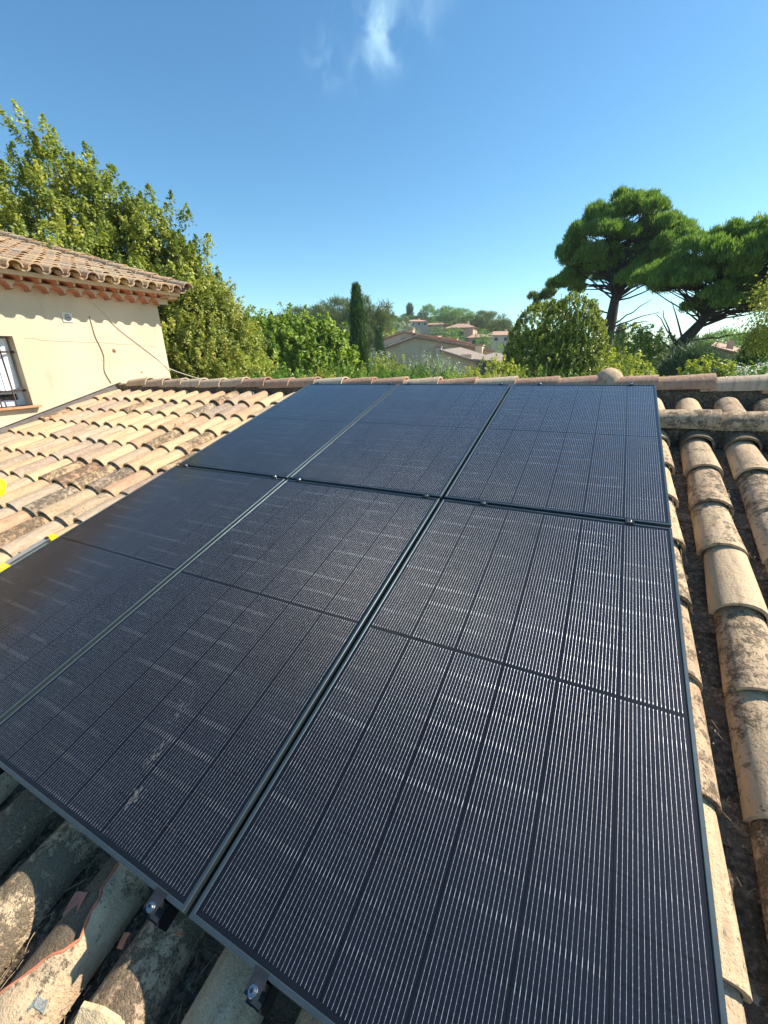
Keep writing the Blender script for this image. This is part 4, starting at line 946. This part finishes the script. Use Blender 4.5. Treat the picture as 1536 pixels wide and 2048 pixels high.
# ------------------------------------------------------------------ trees of the hill and valley
def proto(kind):
    """unit tree about 1 m tall standing on its origin; crown and trunk meshes are shared by the copies"""
    e = bpy.data.objects.new('tree', None); z = np.array([0, 0, 0.])
    if kind == 'round': c = cloud([((0, 0, .58), (.42, .42, .38)), ((.2, .1, .45), (.28, .28, .28)), ((-.22, -.1, .5), (.26, .26, .26)), ((.05, -.2, .38), (.3, .25, .25))], 190, 16, .05, .020, ML_SWEET, e, spike=.08, shell=.6)
    elif kind == 'olive': c = cloud([((0, 0, .55), (.45, .45, .35)), ((.25, .1, .42), (.3, .3, .26)), ((-.2, -.2, .4), (.3, .3, .25))], 170, 15, .05, .022, ML_OLI, e, spike=.08, shell=.6)
    elif kind == 'fresh': c = cloud([((0, 0, .56), (.40, .40, .40)), ((.18, -.1, .42), (.28, .28, .3)), ((-.2, 0, .42), (.26, .26, .28))], 170, 15, .05, .022, ML_JUN, e, spike=.12, shell=.6)
    else:
        sh_ = [((0, 0, .72), (.36, .36, .22), .6), ((.16, .1, .58), (.26, .26, .16), .2), ((-.2, -.05, .55), (.24, .24, .16), .2)]
        pd = pads(sh_, 46, -.4, lobes=46, lr=.05); CC, DD = [], []
        for cc, dr, r in pd:
            q = unit(rng.normal(size=(26, 3))); q[:, 2] = np.abs(q[:, 2])-.2; CC.append(cc+q*.085); DD.append(unit(q*.5+dr*.4+np.array([0, 0, .7])))
        c = needles(np.concatenate(CC), np.concatenate(DD), 5, .055, .006, ML_PINEF if kind == 'pine' else ML_PINE, e, fan=.5)
    bm = bmesh.new(); limb(bm, (0, 0, -.15), (0, 0, .6), .025, .01, .03, 5, 6)
    for k in range(6): limb(bm, (0, 0, .3+.04*k), (random.uniform(-.3, .3), random.uniform(-.3, .3), .5+.05*k), .010, .003, .05, 4, 4)
    t = bmobj('trunk', bm, MBARK, e)
    return (c, t)
PR = {k: proto(k) for k in ('round', 'olive', 'fresh', 'pine', 'dark')}
for k in PR:
    for o in PR[k]: COL.objects.unlink(o)
NAMES = {'round': 'broadleaf_tree', 'olive': 'olive_tree', 'fresh': 'broadleaf_tree', 'pine': 'pine_tree', 'dark': 'umbrella_pine'}
def put(kind, az, d, h, wid, label, group=None, z=None, el=None):
    g = ground_at(az, d) if z is None else Vector((*pol(az, 0, d)[:2], z))
    if el is not None:            # the crown's top is seen at this elevation
        g.z = pol(az, el, d).z-h
        g.z = max(g.z, terrain_z(g.x, g.y)-h*.35)
    e = empty(NAMES[kind], g, label, 'tree', group); e.scale = (wid, wid, h); e.rotation_euler = (0, 0, random.uniform(0, 6.28))
    for o in PR[kind]:
        c = o.copy(); COL.objects.link(c); c.parent = e
    return e
put('round', -41.6, 45, 6.0, 7.4, 'dark green oak rising behind the lime green tree, left side', el=6.1)
put('round', -38.6, 52, 5.5, 7, 'dark green oak behind the middle of the lime green tree', el=5.0)
put('pine', -36.6, 95, 10, 14, 'long grey green pine crown on the skyline above the lime green tree', el=6.1)
put('pine', -34.2, 90, 10, 12, 'grey green skyline pine second left of the tall cypress', el=6.3)
put('pine', -32.0, 80, 11, 11, 'tall grey green skyline pine directly left of the tall cypress', el=7.1)
put('round', -32.9, 60, 6.0, 6.5, 'rounded mid green tree low beside the left flank of the tall cypress', el=3.2)
put('pine', -28.7, 62, 9.5, 9, 'tall olive grey pine with ragged top right of the tall cypress', el=7.2)
put('pine', -27.4, 60, 7, 4.2, 'slim olive grey pine leaning out right of the tall cypress', el=5.6)
put('pine', -29.3, 58, 7, 5.5, 'lower olive grey pine crown touching the tall cypress on its right', el=4.0)
put('dark', -21.2, 165, 9, 8, 'dark round pine right above the highest white villa', el=6.1)
put('dark', -23.6, 165, 7, 8, 'dark bushy tree left above the highest white villa', el=5.2)
cypress(-23.35, 165, 5.9, .7, 'thin dark cypress spire on the skyline left of the highest villa', 700, sz=.35)
put('dark', -18.9, 150, 9, 11, 'dark umbrella pine crown at the left of the skyline group', el=5.8)
put('dark', -17.2, 148, 9, 13, 'wide dark umbrella pine crown in the middle of the skyline group', el=5.5)
put('pine', -14.9, 135, 10, 10, 'grey green pine on the skyline right of the umbrella pines', el=5.0)
put('pine', -13.4, 115, 11, 11.5, 'large rounded grey green pine above the right hill villas', el=4.9)
put('pine', -12.3, 125, 9, 8, 'grey green pine on the falling right end of the skyline', el=3.9)
put('pine', -10.8, 150, 8, 7, 'small hazy pine at the right foot of the hill', el=3.1)
put('round', -11.2, 120, 6, 8, 'rounded tree below the small hazy pine', el=1.9)
put('fresh', -19.4, 70, 5, 7, 'bright yellow green tree above the roof of the farmhouse', el=3.7)
put('fresh', -17.8, 72, 4.5, 5, 'second bright green tree above the farmhouse roof, right one', el=3.4)
put('fresh', -14.2, 80, 5, 4, 'bright green pointed tree between the two pinkish and pale villas', el=3.3)
put('fresh', -23.0, 62, 4, 4, 'small yellow green tree behind the farmhouse chimney', el=2.9)
put('olive', -13.0, 52, 3.5, 6, 'silvery bush at the right end of the farmhouse roofs', el=.55)
put('fresh', -11.4, 60, 4, 5, 'yellow green tree left against the bay bush', el=1.5)
put('fresh', -12.2, 48, 3, 4.5, 'low bright green bush right of the farmhouse porch', el=-.1)
put('olive', -28.3, 40, 3, 4, 'dry grey brown bush between the tall and the small cypress', el=1.3)
put('fresh', -28.2, 30, 2.6, 2.6, 'rounded yellow green bush just right of the tall cypress foot', el=-.5)
n_ = 0
for k in range(270):
    az = random.uniform(-44, -9.5); d = random.uniform(70, 225) if k % 2 else random.uniform(150, 215)
    p = ground_at(az, d)
    kd = random.choice(['pine', 'round', 'olive', 'olive', 'fresh', 'pine', 'dark']); h = random.uniform(4.8, 8.5)
    top = math.degrees(math.atan2(p.z+h-CP[2], d)); lim = np.interp(az, [-44, -33, -25, -15, -10], [5.0, 5.4, 5.0, 4.6, 2.4])
    if top > lim: h *= max(.5, (lim-math.degrees(math.atan2(p.z-CP[2], d)))/max(.1, top-math.degrees(math.atan2(p.z-CP[2], d))))
    if any(abs(az-va) < vw and d < vd for va, vw, vd in ((-22.6, 2.0, 150), (-16.9, 2.3, 95), (-14.9, 2, 90), (-12.2, 2.6, 110), (-19.6, 2.4, 160))): continue
    put(kd, az, d, h, h*random.uniform(1.25, 1.8), {'pine': 'one of the small grey green pines covering the hillside', 'dark': 'one of the small dark umbrella pines covering the hillside', 'round': 'one of the small mid green broadleaf trees covering the hillside', 'olive': 'one of the small silvery olive trees covering the hillside', 'fresh': 'one of the small bright green trees covering the hillside'}[kd], 'small trees on the hillside'); n_ += 1
for lb, kd, az, d, h, w, el in [('hazy tree mass between the two pine trunks, left', 'round', 1.8, 60, 8, 7, 3.0), ('hazy tree between the two pine trunks, right', 'round', 3.8, 75, 9, 8, 2.0), ('grey green tree just right of the tallest pine trunk', 'olive', 1.0, 34, 4.5, 4, .9),
                                ('hazy bluish pine right of the leaning trunk', 'pine', 7.6, 80, 9, 7, 1.6), ('hazy dark pine behind the shed', 'dark', 11.2, 62, 7, 8.5, 1.9), ('light green tree above the right end of the shed', 'fresh', 13.2, 34, 4, 4, 1.2), ('hazy tree behind the left end of the shed', 'round', 9.4, 90, 8, 9, .6),
                                ('hazy tree low behind the rosemary bush', 'round', 5.6, 70, 8, 8, .9), ('distant hazy tree at the far right', 'round', 15, 80, 8, 10, 1.3), ('hazy tree left above the bay bush foot', 'round', -9.5, 90, 7, 9, 1.2), ('distant hazy tree behind the bay bush', 'pine', -2.5, 80, 8, 10, 1.5)]:
    put(kd, az, d, h, w, lb, el=el)

# ------------------------------------------------------------------ loose things on the roof
def shard(name, label, cat, poly, h, th, mat, tilt=(0, 0)):
    """flat broken piece: outline in roof coordinates (x, v), lying at height h"""
    cx = sum(p[0] for p in poly)/len(poly); cv = sum(p[1] for p in poly)/len(poly); bm = bmesh.new(); out = []
    for i in range(len(poly)):
        a, b = poly[i], poly[(i+1) % len(poly)]
        for t in (0, .33, .66): out.append((a[0]+(b[0]-a[0])*t+(random.gauss(0, .0012) if t else 0), a[1]+(b[1]-a[1])*t+(random.gauss(0, .0012) if t else 0)))
    vs = prism(bm, [rp(x, v, h+(x-cx)*tilt[0]+(v-cv)*tilt[1]) for x, v in out], NS*-th)
    c = rp(cx, cv, h-th)
    for v in bm.verts: v.co -= c
    bmesh.ops.recalc_face_normals(bm, faces=bm.faces); o = bmobj(name, bm, mat, loc=c); return tag(o, label, cat)
MSHR = simple('red_shard', (.40, .17, .12), .85, 0, .3, 30); MCREAM = mat_tile('cream_shard', [(0, (.70, .54, .32)), (1, (.70, .54, .32))], .35)
shard('tile_shard', 'flat reddish broken tile piece lying in the gutter left of the broken tile', 'tile piece', [(-1.476, -.100), (-1.425, -.084), (-1.408, -.138), (-1.430, -.156), (-1.462, -.146)], -.148, .013, MSHR, (.35, .1))
shard('tile_shard', 'thin pointed orange tile splinter in the dark gap below the clamp', 'tile piece', [(-1.184, -.050), (-1.172, -.064), (-1.180, -.092), (-1.187, -.080)], -.135, .008, MBROKEN, (.2, .2))
shard('tile_shard', 'tiny orange tile crumb on the dark tile right of the splinter', 'tile piece', [(-1.108, -.032), (-1.088, -.027), (-1.090, -.034), (-1.105, -.039)], -.108, .005, MBROKEN)
shard('tile_shard', 'small orange triangular tile chip against the foot of the broken tile', 'tile piece', [(-1.262, -.095), (-1.240, -.088), (-1.236, -.118), (-1.256, -.124)], -.150, .009, MBROKEN, (.3, .2))
shard('tile_shard', 'pale orange tile chip on the sunlit tile above the cream piece', 'tile piece', [(-1.215, -.150), (-1.192, -.146), (-1.196, -.172), (-1.212, -.170)], -.146, .009, MBROKEN, (-.3, .1))
def plate(name, label, cat, quads, th, mat):
    bm = bmesh.new()
    for q in quads:
        P = [rp(*p) for p in q]; n = (P[1]-P[0]).cross(P[2]-P[0]).normalized(); prism(bm, P, n*-th)
    bmesh.ops.recalc_face_normals(bm, faces=bm.faces); c = rp(*quads[0][0])
    for v in bm.verts: v.co -= c
    return tag(bmobj(name, bm, mat, loc=c), label, cat)
plate('tile_shard', 'cream coloured broken tile piece bent like a roof at the bottom edge', 'tile piece',
      [[(-1.204, -.203, -.088), (-1.225, -.262, -.150), (-1.245, -.285, -.15), (-1.208, -.24, -.10)], [(-1.204, -.203, -.088), (-1.160, -.190, -.098), (-1.112, -.186, -.128), (-1.082, -.21, -.150), (-1.10, -.29, -.150), (-1.19, -.30, -.13)]], .010, MCREAM)
m = M('clear_plastic'); m.set(Base_Color=(.62, .70, .72, 1), Roughness=.12); m.b.inputs['Transmission Weight'].default_value = .8
plate('plastic_scrap', 'crumpled clear plastic scrap between the lower left tiles', 'plastic', [[(-1.345, -.250, -.122), (-1.372, -.284, -.113), (-1.350, -.296, -.116), (-1.332, -.268, -.122)], [(-1.345, -.250, -.1215), (-1.332, -.268, -.1215), (-1.312, -.268, -.142), (-1.322, -.248, -.138)]], .0008, m.m)
# straw and twigs caught between the tiles
bm = bmesh.new()
for k in range(240):
    g_ = random.choice([7.5, 7.5, 6.5, 8.5, 5.5, 9.5, -.5, .5, -1.5]); x = .234-PIT*g_+random.gauss(0, .022); v = random.uniform(-.45, .02) if g_ > 1 else random.uniform(.2, 3.0)
    a = random.gauss(math.pi/2, .45); l_ = random.uniform(.012, .045); h = HB+.0+random.random()*.022
    p = rp(x, v, h); q = p+(EX*math.cos(a)+YS*math.sin(a))*l_+NS*random.uniform(-.004, .012); tube(bm, [p, p.lerp(q, .5)+NS*random.uniform(0, .004), q], random.uniform(.0006, .0012), 3, cap=False)
tag(bmobj('straw', bm, simple('straw', (.42, .30, .17), .8, 0, .4, 80)), 'dry straw and twigs caught in the channels between the tiles', 'straw', kind='stuff')
V, T_ = [], []; n = 2600
gx = np.where(rng.random(n) < .5, rng.choice([-.5, .5, -1.5, -2.5], n), rng.choice([5.5, 6.5, 7.5, 8.5, 4.5, 9.5], n)); x = .234-PIT*gx+rng.normal(size=n)*.026
v = np.where(gx < 2, rng.uniform(.15, 3.05, n), rng.uniform(-.5, .02, n)); C = x[:, None]*np.array([1, 0, 0])+v[:, None]*np.array(YS)+(HB-.004+rng.random(n)*.014)[:, None]*np.array(NS)
leaves('gravel_tmp', C, unit(rng.normal(size=(n, 3))+np.array(NS)*1.5), rng.normal(size=(n, 3)), .002+.005*rng.random(n)**3, .7, mat_tile('crumb', [(0, (.10, .08, .06)), (.6, (.22, .17, .12)), (1, (.45, .40, .33))], .1), None, rng.random(n)**1.5)
gt = bpy.data.objects['gravel_tmp']; gt.name = 'debris'; tag(gt, 'small crumbs and dead leaf bits lying in the channels between the tiles', 'debris', kind='stuff')
# spirit level by the left edge of the array
lv = empty('spirit_level', rp(-3.315, .60, -.088), 'aluminium spirit level with yellow ends lying on the tiles against the left panel', 'level', rot=ROOF_ROT)
MALU = simple('brushed_alu', (.62, .66, .68), .35, .8); MYEL = simple('yellow_plastic', (.85, .62, .02), .45); MBLK = simple('black_plastic', (.02, .02, .02), .5)
bm = bmesh.new(); box(bm, (0, 0, .003), (.045, .60, .004)); box(bm, (0, 0, .024), (.012, .60, .038)); box(bm, (0, 0, .045), (.045, .60, .004)); bmobj('body', bm, MALU, lv)
for y in (.315, -.315):
    bm = bmesh.new(); box(bm, (0, y, .024), (.052, .05, .054)); bmesh.ops.bevel(bm, geom=bm.edges[:], offset=.006, segments=2, affect='EDGES'); c = bmobj('end_cap', bm, MYEL, lv)
    bm = bmesh.new(); box(bm, (0, y*.93-.0, .052), (.03, .018, .004)); bmobj('grip', bm, MBLK, c)
bm = bmesh.new(); box(bm, (0, .02, .024), (.05, .075, .05)); bmesh.ops.bevel(bm, geom=bm.edges[:], offset=.006, segments=2, affect='EDGES'); c = bmobj('vial_block', bm, MYEL, lv)
bm = bmesh.new(); tube(bm, [(-.012, .02, .052), (.012, .02, .052)], .007, 10); mv = M('vial'); mv.set(Base_Color=(.55, .85, .15, 1), Roughness=.05); bmobj('vial', bm, mv.m, c)
# crumpled fluorescent safety vest at the left edge
nu, nv_ = 26, 14; V = []
for j in range(nv_):
    for i in range(nu):
        th = 2*math.pi*i/nu; ph_ = math.pi*j/(nv_-1); r = 1+.10*math.sin(3*th+1)+.07*math.sin(5*th+ph_*3)
        V.append(rp(-4.75+.135*r*math.sin(ph_)*math.cos(th), 1.15+.17*r*math.sin(ph_)*math.sin(th), -.055+.085*r*math.cos(ph_)))
idx = np.arange(nu*nv_).reshape(nv_, nu); ii = np.roll(idx, -1, 1); F = np.stack([idx[:-1], idx[1:], ii[1:], ii[:-1]], -1).reshape(-1, 4)
hv_ = arrmesh('safety_vest', np.array(V), F, simple('fluorescent_yellow', (.62, .85, .0), .7, 0, .1, 10), smooth=True); tag(hv_, 'crumpled fluorescent yellow safety vest on the sunlit tiles, cut by the left edge', 'vest')
# faint overhead wire between the trees
bm = bmesh.new(); a, b = pol(-47, 5.6, 30), pol(-38, 2.6, 38); tube(bm, [a.lerp(b, t/10)-Vector((0, 0, .5*math.sin(math.pi*t/10))) for t in range(11)], .012, 5); tag(bmobj('overhead_wire', bm, MBLK), 'thin dark overhead wire in the sky left of the lime green tree', 'wire')
# ------------------------------------------------------------------ air
hm = bpy.data.materials.new('haze'); hm.use_nodes = True; t = hm.node_tree; t.nodes.clear(); o_ = t.nodes.new('ShaderNodeOutputMaterial'); pv = t.nodes.new('ShaderNodeVolumePrincipled')
pv.inputs['Color'].default_value = (.80, .90, 1, 1); pv.inputs['Density'].default_value = .0005; pv.inputs['Anisotropy'].default_value = .1; t.links.new(pv.outputs[0], o_.inputs['Volume'])
bm = bmesh.new(); box(bm, (0, 0, 5), (5000, 5000, 36)); hz = bmobj('haze', bm, hm); tag(hz, 'pale bluish haze in the air over the valley', 'haze', kind='stuff')
